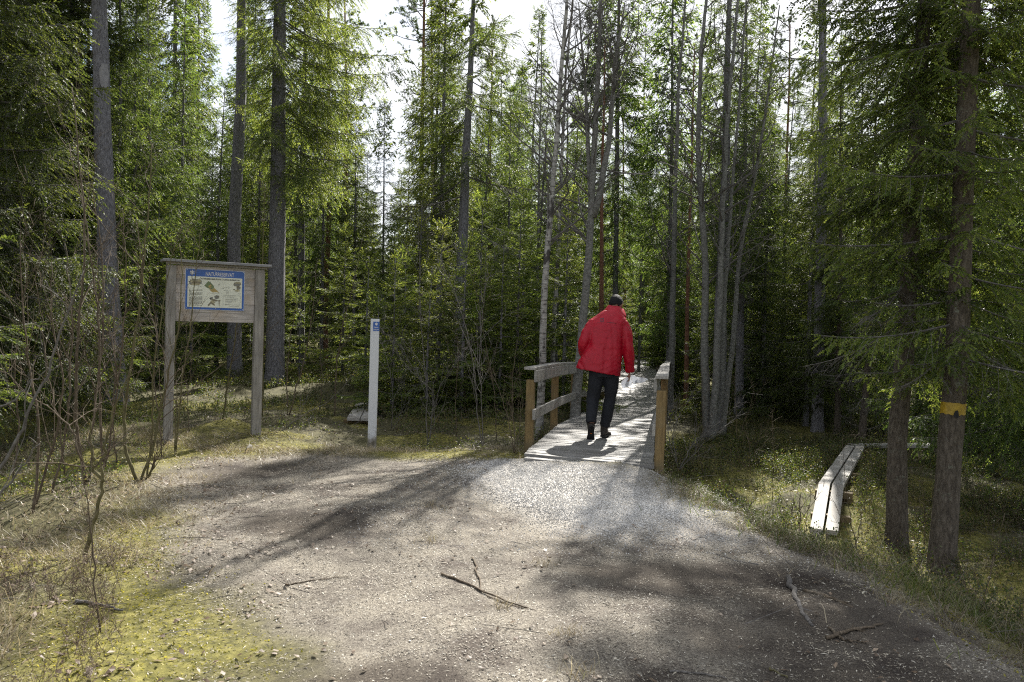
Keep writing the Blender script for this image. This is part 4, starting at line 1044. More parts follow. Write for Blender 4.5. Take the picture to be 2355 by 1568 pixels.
# --- dark spruces at the left edge
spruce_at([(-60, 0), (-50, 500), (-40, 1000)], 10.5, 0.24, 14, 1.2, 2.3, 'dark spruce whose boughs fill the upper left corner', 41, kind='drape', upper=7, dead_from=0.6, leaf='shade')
spruce_at([(60, 300), (66, 600), (70, 900)], 14.5, 0.16, 12, 0.6, 2.0, 'dark bushy spruce low behind the bare shrubs at the left edge', 42, kind='drape', upper=8, leaf='shade')
spruce_at([(-260, 300), (-250, 700), (-240, 1000)], 5.6, 0.07, 2.9, 1.45, 1.05, 'bright young spruce leaning its bough in at the left edge', 43, lod='near', kind='young', name='young_spruce', cat='young spruce', whorl=0.26, flare=0.1)

# --- pines: red-brown trunk, tufted crown high up
def pine_at(pix, d, diam, H, hb, label, seed, group=None, spread=1.5):
    rng = np.random.RandomState(seed); pts = px_path(pix, d, H); tm, cm_ = MB(), MB(); base = pts[0] + [0, 0, 0.08]
    path = trunk_mesh(tm, pts, diam / 2, diam * 0.12, rng, 12, 0.3)
    nb = int((H - hb) * 4.5); hs = hb + (H - hb) * rng.rand(nb) ** 0.8
    S = np.array([path(base[2] + h) for h in hs]); a = rng.uniform(0, 6.28, nb); e = rng.uniform(-0.1, 0.7, nb)
    D = np.stack([np.cos(a) * np.cos(e), np.sin(a) * np.cos(e), np.sin(e)], 1)
    p1, r1 = vtwigs(cm_, S, D, spread * (1.1 - 0.6 * (hs - hb) / (H - hb)) * rng.uniform(0.6, 1.2, nb), 0.022, 6, 0.22, 0.10, rng, 4, 1)
    S, D, r, t = spawn(p1, r1, 9, 0.25, 1.0, R_(50), rng)
    p2, r2 = vtwigs(cm_, S, D, rng.uniform(0.2, 0.5, len(S)), 0.007, 3, 0.2, 0.12, rng, 3, 1)
    S, D, r, t = spawn(p2, r2, 7, 0.3, 1.0, R_(35), rng); D = nrm(D + [0, 0, 0.3])
    nt = len(S); k = 7; I = np.repeat(np.arange(nt), k); DD = nrm(D[I] + rng.randn(nt * k, 3) * 0.55)
    shoots(cm_, S[I], DD, nrm(rng.randn(nt * k, 3)), rng.uniform(0.07, 0.12, nt * k), np.full(nt * k, 0.010), 0, 0, rng)
    h = 2.5
    while h < hb:
        S1 = path(base[2] + h)[None]; a = rng.uniform(0, 6.28); p1, r1 = vtwigs(cm_, S1, [[math.cos(a), math.sin(a), -0.1]], rng.uniform(0.3, 1.1), 0.009, 5, 0.2, 0, rng, 3, 1)
        S, D, r, t = spawn(p1, r1, 8, 0.2, 1, R_(50), rng); vtwigs(cm_, S, D, rng.uniform(.1, .35, len(S)), .003, 3, .2, 0, rng, 3, 1); h += rng.uniform(.15, .5)
    return make_tree('pine_tree', base, label, 'pine tree', tm, cm_, MAT['bark_pine'], [MAT['pine'], MAT['twig']], group)
pine_at([(757, 0), (755, 430), (750, 700), (748, 850)], 25.0, 0.20, 14, 9.0, 'slim pine with a red-brown trunk between the stout spruce and the white post', 51)
pine_at([(973, 0), (970, 300), (966, 700)], 31.0, 0.24, 17, 8.5, 'tall pine with an orange upper trunk standing in the sky gap', 52, spread=2.2)
pine_at([(1388, 350), (1386, 600), (1383, 780)], 21.0, 0.15, 9.0, 6.5, 'thin red-brown pine trunk behind the person in red', 53)
pine_at([(1437, 430), (1440, 600), (1440, 800)], 28.0, 0.13, 10.5, 7.0, 'distant thin pine trunk right of the person in red', 54)
pine_at([(1810, 380), (1805, 600), (1802, 850)], 26.0, 0.17, 12.0, 8.0, 'red-brown pine trunk in the dark woods right of the pale stems', 55)
pine_at([(1585, 500), (1580, 700), (1578, 900)], 22.0, 0.14, 10.0, 7.0, 'dim red-brown pine between the bridge and the pale stems', 56)
pine_at([(1128, 420), (1126, 600), (1122, 850)], 30.0, 0.16, 12.5, 7.5, 'distant red-brown pine left of the birch', 57)
pine_at([(1000, 0), (1000, 300), (998, 700)], 42.0, 0.3, 16.5, 9.0, 'far pine crown at the right rim of the sky gap', 58, spread=2.4)
pine_at([(800, 0), (800, 300), (800, 700)], 40.0, 0.3, 15.5, 9.0, 'far pine crown at the left rim of the sky gap', 59, spread=2.4)

# --- birches and other bare broadleaved trees
bare_at([([(1240, 985), (1248, 760), (1258, 560), (1272, 420), (1284, 250), (1303, 0)], 0.125, 0)], 12.6, 9.5, 'white birch with black marks behind the left bridge rail', 61, 'birch', 'birch_tree', 'birch tree', n1=44, l1=1.7, h_lo=0.30)
bare_at([([(1268, 900), (1280, 600), (1290, 400), (1300, 200), (1318, 0)], 0.11, 0)], 17.0, 10.5, 'second thinner birch just right of the white one', 62, 'birch', 'birch_tree', 'birch tree', n1=38, l1=1.5, h_lo=0.3)
bare_at([([(1325, 915), (1340, 780), (1356, 620), (1362, 480)], 0.18, 0), ([(1364, 500), (1378, 450), (1402, 320), (1412, 160), (1438, 0)], 0.13, 0), ([(1362, 500), (1357, 400), (1352, 250), (1340, 120), (1330, 0)], 0.10, 0.05)], 14.0, 9.0, 'grey forked tree leaning right just left of the person in red', 63, 'bark_grey', n1=26, l1=2.0, h_lo=0.35)
bare_at([([(1233, 880), (1236, 600), (1240, 400), (1246, 100)], 0.09, 0)], 20.0, 9.0, 'slender bare tree behind and left of the white birch', 64, 'bark_grey', n1=34, l1=1.4)
bare_at([([(1540, 965), (1546, 800), (1552, 500), (1560, 200), (1577, 0)], 0.17, 0)], 18.5, 10.5, 'rough grey trunk rising beside the right bridge post', 65, 'bark_grey', n1=40, l1=1.6, h_lo=0.3)
bare_at([([(1628, 1012), (1622, 850), (1618, 600), (1604, 350), (1612, 120), (1625, 0)], 0.17, 0), ([(1634, 1005), (1645, 880), (1655, 600), (1668, 300), (1692, 0)], 0.14, -0.15), ([(1640, 1000), (1660, 900), (1670, 650), (1690, 350), (1715, 50)], 0.10, 0.15)], 15.0, 10.0, 'clump of three pale grey stems growing from one stool right of the bridge', 66, 'bark_grey', 'bare_tree', 'bare tree', n1=30, l1=1.8, h_lo=0.28)
bare_at([([(1662, 975), (1682, 800), (1700, 600), (1728, 450), (1756, 300)], 0.12, 0)], 15.6, 8.5, 'thin pale tree leaning right from beside the clump of grey stems', 67, 'bark_grey', n1=34, l1=1.4, h_lo=0.35)
bare_at([([(1470, 830), (1476, 500), (1482, 200), (1486, 0)], 0.10, 0)], 26.0, 12.0, 'slim bare tree in the gap above the far bend of the bridge', 68, 'bark_grey', n1=36, l1=2.0, h_lo=0.3)

# ---------------------------------------------------------------- prototypes copied through the woods
PROTO = {}
def proto_spruce(key, H, hb, rmax, lod, kind, seed, diam, mats, group, label, cat, name, **kw):
    rng = np.random.RandomState(seed); tm, cm_ = MB(), MB()
    path = trunk_mesh(tm, np.array([[0, 0, -0.1], [rng.uniform(-.1, .1), 0, H * .5], [rng.uniform(-.15, .15), 0, H]]), diam / 2, diam * 0.06, rng, 8, 0.3)
    crown_spruce(cm_, path, 0, H, hb, rmax, lod, kind, rng, **kw)
    V, Q, T, mq, mt = tm.arrays(); a = mesh_data('trunk', V, Q, T, [MAT['bark_spruce']], mq, mt, True)
    V, Q, T, mq, mt = cm_.arrays(); b = mesh_data('crown', V, Q, T, mats, mq, mt, False)
    PROTO[key] = (a, b, name, cat, group, label)
def place(key, x, y, rz, sc, label=None, group=None):
    a, b, name, cat, g, lab = PROTO[key]
    r = empty(name, (x, y, tz1(x, y) - 0.03), label or lab, cat, group or g, rz); r.scale = (sc, sc, sc)
    for nm, me in (('trunk', a), ('crown', b)):
        o = bpy.data.objects.new(nm, me); COL.objects.link(o); o.parent = r
    return r
YM = [MAT['young'], MAT['twig']]; SM = [MAT['spruce'], MAT['twig']]
WHERE = [(0, 'at the left picture edge'), (110, 'around the scarred trunk'), (260, 'between the scarred trunk and the notice board'), (385, 'behind the left half of the notice board'), (480, 'behind the right half of the notice board'), (600, 'around the stout spruce'), (700, 'around the slim red pine'), (790, 'left of the white post'), (850, 'straight behind the white post'),
         (900, 'just right of the white post'), (1000, 'below the tall grey spruce'), (1100, 'left of the white birch'), (1210, 'beside the white birch'), (1330, 'behind the grey forked tree'), (1420, 'above the far bend of the bridge'), (1500, 'beside the right bridge rail'), (1600, 'behind the clump of pale stems'), (1700, 'right of the clump of pale stems'),
         (1800, 'behind the two-plank boardwalk'), (1950, 'left of the big brown trunks'), (2080, 'behind the big brown trunks'), (2200, 'at the right picture edge')]
SLOT = {}
def where_label(kind, px, d):
    w = [b for a, b in WHERE if px >= a] or [WHERE[0][1]]; SLOT.setdefault((kind, w[-1]), []).append(d); k = len(SLOT[(kind, w[-1])])
    return kind + ' ' + w[-1] + ('' if k == 1 else ', %s of its kind there' % ['', '', 'second', 'third', 'fourth', 'fifth', 'sixth'][min(k, 6)])
YL = 'young green spruce in the dense thicket under the tall trunks'; YG = 'young spruces in the understorey'
for i, (H, hb, r) in enumerate(((3.2, 0.15, 1.15), (4.3, 0.3, 1.35), (2.3, 0.1, 0.9), (5.6, 0.5, 1.5))):
    proto_spruce('y%d' % i, H, hb, r, 'mid', 'young', 100 + i, 0.03 + H * 0.014, YM, YG, YL, 'young spruce', 'young_spruce', whorl=0.33, per=5, rexp=0.85)
BL = 'distant spruce in the deep woods beyond the clearing'; BG = 'distant spruces of the background forest'
for i, (H, hb, r) in enumerate(((13, 1.2, 2.3), (15.5, 3.5, 2.3), (10, 0.8, 1.9), (17, 5.0, 2.2))):
    proto_spruce('f%d' % i, H, hb, r, 'far', 'old' if i % 2 else 'drape', 120 + i, 0.12 + H * 0.008, SM, BG, BL, 'spruce tree', 'spruce_tree', whorl=0.46, per=6, dead_from=max(0.8, hb - 2))
for i, (H, hb, r) in enumerate(((9.5, 0.9, 1.75), (11.5, 2.0, 1.8))):
    proto_spruce('m%d' % i, H, hb, r, 'mid', 'drape', 140 + i, 0.15, SM, 'mid-distance spruces between the tall trunks', 'mid-sized green spruce standing between the tall trunks', 'spruce tree', 'spruce_tree', whorl=0.50, per=5, dead_from=0.8, upper=9)
rr = random.Random(17)
placed = []
def free(x, y, r):
    if any((x - a) ** 2 + (y - b) ** 2 < (r * 0.5 + c * 0.5) ** 2 for a, b, c in placed): return False
    for s in np.linspace(0, 6.9, 60):
        a, b = deck_at(s); c = (a + b) / 2
        if (x - c[0]) ** 2 + (y - c[1]) ** 2 < (0.9 + 0.55 * r) ** 2: return False
    return True
def put(key, px, d, sc=1.0, r=1.2, force=False, **kw):
    x, y = (px - CX) / F_PX * d, d
    if not force and not free(x, y, r): return None
    placed.append((x, y, r)); lab = None
    if key[0] == 'y': lab = where_label({'y0': 'short young spruce', 'y1': 'mid-sized young spruce', 'y2': 'low young spruce', 'y3': 'taller young spruce'}[key], px, d)
    if key[0] == 'm': lab = where_label({'m0': 'bushy half-grown spruce', 'm1': 'slender half-grown spruce'}[key], px, d)
    return place(key, x, y, rr.uniform(0, 6.28), sc, lab)
# understorey thickets: (pixel column, distance, prototype, scale)
for px, d, k, s in sorted(((905, 14.3, 'y0', .85), (985, 14.2, 'y0', .9), (1065, 14.5, 'y0', 1.0), (1150, 14.9, 'y1', .8), (1010, 15.2, 'y1', .9), (1100, 15.6, 'y1', .9), (930, 15.8, 'y0', .9), (1190, 16.5, 'y1', .95), (1300, 15.6, 'y1', .95), (870, 14.0, 'y2', .9),
                   (1280, 18.5, 'y1', 1.0), (1200, 19.5, 'y3', .9), (960, 18.5, 'y1', 1.1), (840, 18.0, 'y2', 1.2), (790, 20.5, 'y1', .9), (690, 19.5, 'y2', 1.0), (590, 22.5, 'y1', 1.0), (440, 19.0, 'y0', 1.1), (360, 17.5, 'y1', 1.0), (420, 24.0, 'y1', 1.0), (650, 25.0, 'y1', .95), (900, 28.0, 'y3', 1.0), (1060, 28.0, 'y3', 1.1),
                   (1305, 21.0, 'y1', .9), (1420, 27.0, 'y3', .8), (1390, 30.5, 'y1', 1.0), (1580, 25.0, 'y3', .8), (1530, 27.5, 'y1', .9), (1620, 20.0, 'y0', .9), (1750, 20.0, 'y1', .9), (1830, 23.0, 'y3', .9), (1700, 26.0, 'y3', 1.0), (1480, 42.0, 'y3', 1.2), (1450, 38.0, 'y3', 1.0),
                   (180, 12.5, 'y0', .9), (90, 14.0, 'y2', 1.0), (20, 12.8, 'y0', .8), (240, 16.0, 'y1', .9), (1890, 19.0, 'y1', .9), (2020, 18.0, 'y0', 1.0), (2110, 16.5, 'y2', 1.0), (2250, 14.5, 'y0', .9), (2340, 17.0, 'y1', .9), (1985, 24.0, 'y3', 1.0), (2230, 21.0, 'y3', .9)), key=lambda q: q[1]):
    put(k, px, d, s * rr.uniform(.92, 1.08), 0.9, True)
# mid-distance spruces
for px, d, k, s in sorted(((260, 16.5, 'm1', .95), (330, 22, 'm0', 1.15), (410, 25.5, 'm1', 1.0), (500, 24.5, 'm0', .9), (590, 27, 'm1', 1.0), (670, 27.5, 'm0', 1.1), (740, 24, 'm1', .8), (1160, 21.5, 'm0', .85), (1215, 30, 'm1', 1.2), (1290, 28, 'm0', 1.1), (1475, 35, 'm1', 1.0), (1560, 27, 'm0', .85), (1690, 27, 'm1', .95), (1800, 24, 'm0', 1.0), (20, 13.5, 'm0', .9), (175, 15.5, 'm1', .8), (-30, 15, 'm1', 1.0), (300, 18.5, 'm0', .9), (2060, 14.5, 'm1', .7), (2200, 16, 'm0', .85), (1860, 17.5, 'm0', .8), (1760, 19.5, 'm0', .75), (2370, 14, 'm0', .9), (60, 19, 'm1', 1.0), (190, 21, 'm0', 1.2), (300, 24, 'm1', 1.15), (375, 29, 'm0', 1.0), (480, 29, 'm0', .85), (610, 30, 'm1', .8), (705, 31, 'm1', .95), (560, 34, 'm0', 1.1), (780, 33, 'm0', .95), (835, 36, 'm0', .95), (930, 34, 'm0', .95), (1020, 29, 'm1', .9), (1110, 24, 'm0', .95), (1180, 27, 'm1', .95), (1140, 33, 'm0', 1.2), (1240, 25, 'm0', .95), (1310, 24, 'm0', .85), (1340, 31, 'm1', 1.0), (1400, 36, 'm0', 1.1), (1530, 31, 'm0', 1.0), (1600, 29, 'm1', .95), (1650, 24, 'm0', .95), (1720, 22, 'm1', .95), (1760, 29, 'm0', 1.2), (1850, 27, 'm1', 1.1), (1880, 20.5, 'm0', 1.0), (1960, 22, 'm1', 1.0), (2050, 25, 'm0', 1.2), (2120, 20, 'm1', 1.0), (2210, 24, 'm1', 1.1), (2300, 19, 'm0', 1.1), (2360, 25, 'm1', 1.2), (-40, 23, 'm1', 1.2)), key=lambda q: q[1]):
    put(k, px, d, s * rr.uniform(.94, 1.06), 1.2, True)
# background forest
n = 0; tries = 0
while n < 250 and tries < 9000:
    tries += 1
    d = 30 + 56 * rr.random() ** 1.15; px = rr.uniform(-350, 2700)
    gap = 0.0
    key = rr.choice(['f0', 'f1', 'f2', 'f3'])
    sc = rr.uniform(0.8, 1.05)
    if 800 < px < 980: key = 'f2'; sc = rr.uniform(0.75, 1.0)
    if 1250 < px < 1850 and d < 45: sc *= 0.85
    if put(key, px, d, sc, 1.9): n += 1

# ================================================================ person in the red jacket
from mathutils.bvhtree import BVHTree
MAT['jacket'] = plain('red_shell_fabric', (0.46, 0.002, 0.020), 0.45, 0.3, var=0.12, ns=5, bs=0.1)
MAT['trousers'] = plain('black_trouser_cloth', (0.018, 0.020, 0.026), 0.8, 0.3, var=0.3, ns=8, bs=0.2)
MAT['boot'] = plain('dark_brown_leather', (0.035, 0.026, 0.020), 0.6, 0.4, var=0.4, ns=14, bs=0.3)
MAT['sole'] = plain('black_rubber_sole', (0.010, 0.010, 0.010), 0.7)
MAT['orange'] = plain('orange_sole_mark', (0.55, 0.16, 0.02), 0.6)
MAT['skin'] = plain('skin', (0.36, 0.19, 0.13), 0.5, 0.4, var=0.1, ns=20)
MAT['hair'] = plain('dark_grey_hair', (0.012, 0.012, 0.014), 0.75, 0.2, var=0.6, ns=60, bs=1.0)
MAT['logo'] = plain('dull_grey_print', (0.10, 0.035, 0.05), 0.6)

def ell(mb, c, r, M=None, n=20, k=12, f=None):
    V = []
    for i in range(k + 1):
        th = math.pi * i / k
        for j in range(n):
            ph = 2 * math.pi * j / n; v = np.array([math.sin(th) * math.cos(ph), math.sin(th) * math.sin(ph), math.cos(th)])
            if f is not None: v = f(v)
            V.append(v * r)
    V = np.array(V)
    if M is not None: V = V @ np.asarray(M).T
    Q = [[i * n + j, (i + 1) * n + j, (i + 1) * n + (j + 1) % n, i * n + (j + 1) % n] for i in range(k) for j in range(n)]
    mb.add(V + np.asarray(c), Q)

def loft(mb, rings, n=28):
    """rings: (cx, cy, cz, half width, half depth, tilt) closed stack"""
    V = []; a = np.arange(n) * 2 * math.pi / n
    for (cx_, cy_, cz_, w, d, tl) in rings:
        ca, sa = np.cos(a), np.sin(a); e = 0.82
        x = np.sign(ca) * np.abs(ca) ** e * w; y = np.sign(sa) * np.abs(sa) ** e * d
        V.append(np.stack([cx_ + x, cy_ + y, cz_ + x * tl], 1))
    k = len(rings); V = np.concatenate(V + [np.array([[r[0], r[1], r[2]] for r in (rings[0], rings[-1])])])
    Q = [[i * n + j, i * n + (j + 1) % n, (i + 1) * n + (j + 1) % n, (i + 1) * n + j] for i in range(k - 1) for j in range(n)]
    T = [[(j + 1) % n, j, k * n] for j in range(n)] + [[(k - 1) * n + j, (k - 1) * n + (j + 1) % n, k * n + 1] for j in range(n)]
    mb.add(V, Q, T)

def smooth_tube(mb, pts, rad, n=16, m=14):
    pts = np.array(pts, float); rad = np.array(rad, float); s = np.linspace(0, 1, len(pts)); q = np.linspace(0, 1, m)
    P2 = np.stack([np.interp(q, s, pts[:, i]) for i in range(3)], 1); r2 = np.interp(q, s, rad)
    for _ in range(2): P2[1:-1] = (P2[:-2] + 2 * P2[1:-1] + P2[2:]) / 4
    mb.tube(P2, r2, n)

def fused(mb, voxel, smooth=3, fold=None):
    """one continuous skin round the collected volumes"""
    V, Q, T, _, _ = mb.arrays(); me = mesh_data('tmp', V, Q, T, MAT['skin']); o = bpy.data.objects.new('tmp', me); COL.objects.link(o)
    r = o.modifiers.new('r', 'REMESH'); r.mode = 'VOXEL'; r.voxel_size = voxel
    s = o.modifiers.new('s', 'SMOOTH'); s.iterations = smooth; s.factor = 0.6
    dg = bpy.context.evaluated_depsgraph_get(); m2 = bpy.data.meshes.new_from_object(o.evaluated_get(dg))
    V = np.zeros(len(m2.vertices) * 3); m2.vertices.foreach_get('co', V); V = V.reshape(-1, 3)
    N = np.zeros(len(m2.vertices) * 3); m2.vertices.foreach_get('normal', N); N = N.reshape(-1, 3)
    Q = np.array([p.vertices[:] for p in m2.polygons if len(p.vertices) == 4]); T = np.array([p.vertices[:] for p in m2.polygons if len(p.vertices) == 3]).reshape(-1, 3)
    bpy.data.objects.remove(o); bpy.data.meshes.remove(m2)
    if fold is not None: V = V + N * fold(V)[:, None]
    return V, Q, T.astype(int)

def build_person():
    B = np.array([1.235, 10.57, 0.14]); rz = -0.16
    root = empty('person', B, 'person walking away in a red jacket, black trousers and hiking boots, on the footbridge', 'person', rz=rz)
    X = lambda cx_: (cx_ - 430) * 0.00129
    Z = lambda cy_: (1503 - cy_) * 0.00129
    # body: one continuous figure under the clothes
    b = MB()
    def head(v):
        v = v.copy()
        if v[1] > 0.2: v[1] *= 1.0 + 0.08 * max(0, v[1]); v[0] *= 1 - 0.12 * max(0, -v[2])
        return v
    HM = rotx(R_(-24)) @ rotz(-0.25); hc = np.array([0.112, 0.225, 1.765])
    ell(b, hc, np.array([0.082, 0.104, 0.122]), HM, f=head)
    ell(b, hc + HM @ np.array([0, 0.103, -0.012]), np.array([0.012, 0.018, 0.024]), HM, 10, 6)      # nose
    ell(b, hc + HM @ np.array([0, 0.088, -0.052]), np.array([0.026, 0.012, 0.009]), HM, 10, 6)       # mouth
    ell(b, hc + HM @ np.array([0, 0.080, -0.090]), np.array([0.028, 0.024, 0.022]), HM, 10, 6)       # chin
    for s in (-1, 1):
        ell(b, hc + HM @ np.array([s * 0.086, -0.008, -0.008]), np.array([0.010, 0.019, 0.033]), HM @ rotz(s * 0.35), 10, 8)   # ears
        ell(b, hc + HM @ np.array([s * 0.030, 0.089, 0.022]), np.array([0.015, 0.010, 0.010]), HM, 8, 6)   # eye sockets
    smooth_tube(b, [[0.09, 0.205, 1.68], [0.06, 0.14, 1.60], [0.03, 0.10, 1.52]], [0.055, 0.058, 0.07])
    loft(b, [(-0.01, 0.0, 0.84, .15, .10, 0), (-0.01, 0.0, 0.95, .17, .115, 0), (-0.01, 0.02, 1.12, .145, .10, 0), (0.0, 0.05, 1.32, .17, .115, 0), (0.02, 0.085, 1.47, .185, .11, 0), (0.04, 0.11, 1.56, .10, .08, 0)])
    LSh, LEl, LWr = [-0.16, 0.08, 1.49], [-0.292, -0.03, 1.23], [-0.262, 0.14, 1.045]
    RSh, REl, RWr = [0.225, 0.08, 1.49], [0.288, 0.02, 1.20], [0.318, 0.10, 0.875]
    smooth_tube(b, [LSh, LEl, LWr], [.052, .043, .030]); smooth_tube(b, [RSh, REl, RWr], [.052, .043, .030])
    LH, LK, LA = [-0.095, 0.0, 0.88], [-0.150, 0.045, 0.50], [-0.150, -0.155, 0.165]
    RH, RK, RA = [0.08, 0.0, 0.88], [0.075, 0.09, 0.49], [0.012, 0.085, 0.10]
    smooth_tube(b, [LH, LK, LA], [.082, .055, .040]); smooth_tube(b, [RH, RK, RA], [.082, .055, .040])
    # right hand: palm, four curled fingers and a thumb closing on the sheets
    w = np.array(RWr); pc = w + [0.000, 0.012, -0.055]
    ell(b, pc, np.array([0.017, 0.042, 0.048]), rotx(0.2), 14, 10)
    for i, (yo, L) in enumerate(((0.034, .072), (0.012, .080), (-0.010, .075), (-0.030, .060))):
        s0 = pc + [0.002, yo, -0.036]; p1 = s0 + [-0.006, 0, -L * .42]; p2 = p1 + [-0.020, 0, -L * .26]; p3 = p2 + [-0.020, 0, L * .06]
        smooth_tube(b, [s0, p1, p2, p3], [.0095, .0088, .0082, .0072], 8, 10)
    t0 = pc + [-0.006, 0.038, 0.006]; smooth_tube(b, [t0, t0 + [-0.018, 0.020, -0.028], t0 + [-0.026, 0.012, -0.056]], [.012, .010, .008], 8, 8)
    # left hand in the pocket, loosely closed
    lw = np.array(LWr); lp = lw + [0.02, 0.05, -0.03]; ell(b, lp, np.array([0.020, 0.045, 0.040]), None, 12, 8)
    for yo in (-.025, -.005, .015, .034): smooth_tube(b, [lp + [0, yo, -.02], lp + [0.015, yo, -.055], lp + [0.035, yo, -.06]], [.010, .009, .008], 8, 8)
    smooth_tube(b, [lp + [0.01, .03, .01], lp + [0.04, .035, -.02]], [.011, .009], 8, 6)
    V, Q, T = fused(b, 0.0065, 2)
    body = mesh_obj('body', V, Q, T, MAT['skin'], None, None, root, None, True)
    # jacket
    j = MB()
    loft(j, [(-0.09, -0.005, 0.865, .290, .175, -0.16), (-0.088, -0.003, 0.90, .287, .172, -0.14), (-0.070, 0.0, 1.00, .275, .165, -0.06), (-0.035, 0.012, 1.12, .250, .158, 0), (-0.005, 0.025, 1.22, .232, .155, 0), (0.0, 0.04, 1.33, .232, .155, 0), (0.008, 0.055, 1.43, .238, .150, 0),
             (0.018, 0.075, 1.52, .250, .140, .03), (0.030, 0.095, 1.575, .228, .125, .02), (0.050, 0.112, 1.625, .178, .110, .0), (0.070, 0.135, 1.675, .120, .095, -.04)], 40)
    smooth_tube(j, [[-0.15, 0.075, 1.505], [-0.225, 0.03, 1.40], LEl, [-0.295, 0.06, 1.13], [-0.262, 0.13, 1.05]], [.092, .088, .078, .070, .062], 20, 18)
    smooth_tube(j, [[0.195, 0.075, 1.505], [0.262, 0.05, 1.38], REl, [0.310, 0.06, 1.03], [0.322, 0.095, 0.870]], [.094, .088, .076, .068, .060], 20, 20)
    def fold(V):
        x, y, z = V[:, 0], V[:, 1], V[:, 2]
        ang = np.arctan2(y - 0.03, x + 0.02)
        f = 0.014 * vnoise(ang * 1.0, z * 0.16, 0.20, 50) + 0.010 * vnoise(x + 0.3 * z, z * 0.5 - x * .5, 0.07, 55) + 0.007 * vnoise(x - z * .6, z, 0.045, 58)
        arm = sstep((np.abs(x - 0.01) - 0.235) / 0.03)
        f = f * (1 - 0.6 * arm) + arm * 0.014 * vnoise(x * 0.5 + y, z * 1.0 + x * 1.4, 0.05, 60)
        f = f - 0.0035 * np.exp(-((z - 1.15 - .05 * x) / 0.03) ** 2) * (1 - arm) * (0.6 + vnoise(x, z, .06, 66))           # drawn-in waist
        f = f - 0.0045 * np.exp(-((z - 1.515 + 0.15 * np.abs(x - .02)) / 0.007) ** 2) * (1 - arm)   # yoke seam
        return f * sstep((1.66 - z) / 0.08)
    V, Q, T = fused(j, 0.009, 3, fold)
    jacket = mesh_obj('jacket', V, Q, T, MAT['jacket'], None, None, root, None, True)
    bvh = BVHTree.FromPolygons([tuple(v) for v in V], [tuple(int(i) for i in q) for q in Q])
    # stand-up collar, open shell round the neck
    c = MB(); n = 40; R = []
    for (zz, k, off) in ((1.60, 1.55, 0.0), (1.645, 1.40, .004), (1.69, 1.16, .010), (1.722, 0.98, .018)):
        for a in np.linspace(0, 2 * math.pi, n, endpoint=False):
            rx, ry = 0.113 * k, 0.096 * k; x = 0.086 + rx * math.cos(a) + (zz - 1.62) * 0.20; y = 0.15 + ry * math.sin(a) + (zz - 1.62) * 0.55
            R.append([x, y, zz + 0.035 * max(0, -math.sin(a)) * (zz - 1.60) * 7 - 0.055 * (math.cos(a) * .6) * (zz - 1.60) * 5 - 0.05 * max(0, math.sin(a)) + 0.006 * math.sin(5 * a + zz * 30)])
    R = np.array(R); Qc = [[i * n + j_, i * n + (j_ + 1) % n, (i + 1) * n + (j_ + 1) % n, (i + 1) * n + j_] for i in range(3) for j_ in range(n)]
    c.add(R, Qc); co = c.build('collar', MAT['jacket'], jacket, smooth=True); so = co.modifiers.new('s', 'SOLIDIFY'); so.thickness = 0.012; ss = co.modifiers.new('d', 'SUBSURF'); ss.levels = 1; ss.render_levels = 1
    # faded chest-high print on the back
    lg = MB()
    def onback(x, z, dx, dz, rot=0):
        V_ = []
        for (u, v) in ((-1, -1), (1, -1), (1, 1), (-1, 1)):
            px_, pz_ = x + u * dx, z + v * dz; h = bvh.ray_cast(Vector((px_, -1, pz_)), Vector((0, 1, 0)))
            if h[0] is None: return
            V_.append([px_, h[0].y - 0.0025, pz_])
        lg.add(V_, [[0, 1, 2, 3]])
    for u in (-1, 0, 1):
        for v in (-1, 0, 1):
            if (u, v) != (0, 0): onback(X(386) + u * 0.016, Z(300) + v * 0.017, 0.0065, 0.0068)
    rng = np.random.RandomState(1); x = X(436)
    while x < X(530):
        w_ = rng.uniform(.0025, .005); onback(x, Z(324) - (x - X(436)) * 0.06, w_ / 2, 0.004 if x > X(462) else 0.002); x += w_ + 0.0025
    x = X(340)
    while x < X(412): onback(x, Z(330), 0.002, 0.0016); x += 0.0062
    lg.build('back_print', MAT['logo'], jacket)
    # trousers
    t = MB()
    loft(t, [(-0.01, 0.0, 0.80, .165, .115, 0), (-0.01, 0.0, 0.88, .180, .125, 0), (-0.01, 0.0, 1.02, .17, .12, 0)])
    smooth_tube(t, [[-0.098, 0, 0.88], [-0.118, .02, 0.70], LK, [-0.153, -0.05, 0.34], [-0.150, -0.135, 0.195]], [.108, .100, .083, .076, .070], 20, 20)
    smooth_tube(t, [[0.085, 0, 0.88], [0.090, .04, 0.68], RK, [0.042, 0.09, 0.28], [0.014, 0.09, 0.135]], [.106, .094, .080, .075, .062], 20, 20)
    def tf(V):
        z = V[:, 2]; kn = np.exp(-((z - 0.5) / 0.09) ** 2) + np.exp(-((z - 0.18) / 0.07) ** 2)
        return 0.010 * vnoise(V[:, 0] + V[:, 1], z * 0.35, 0.05, 70) + 0.016 * kn * vnoise(V[:, 0] * .5, z + V[:, 0] * .8, 0.045, 73)
    V, Q, T = fused(t, 0.009, 2, tf); mesh_obj('trousers', V, Q, T, MAT['trousers'], None, None, root, None, True)
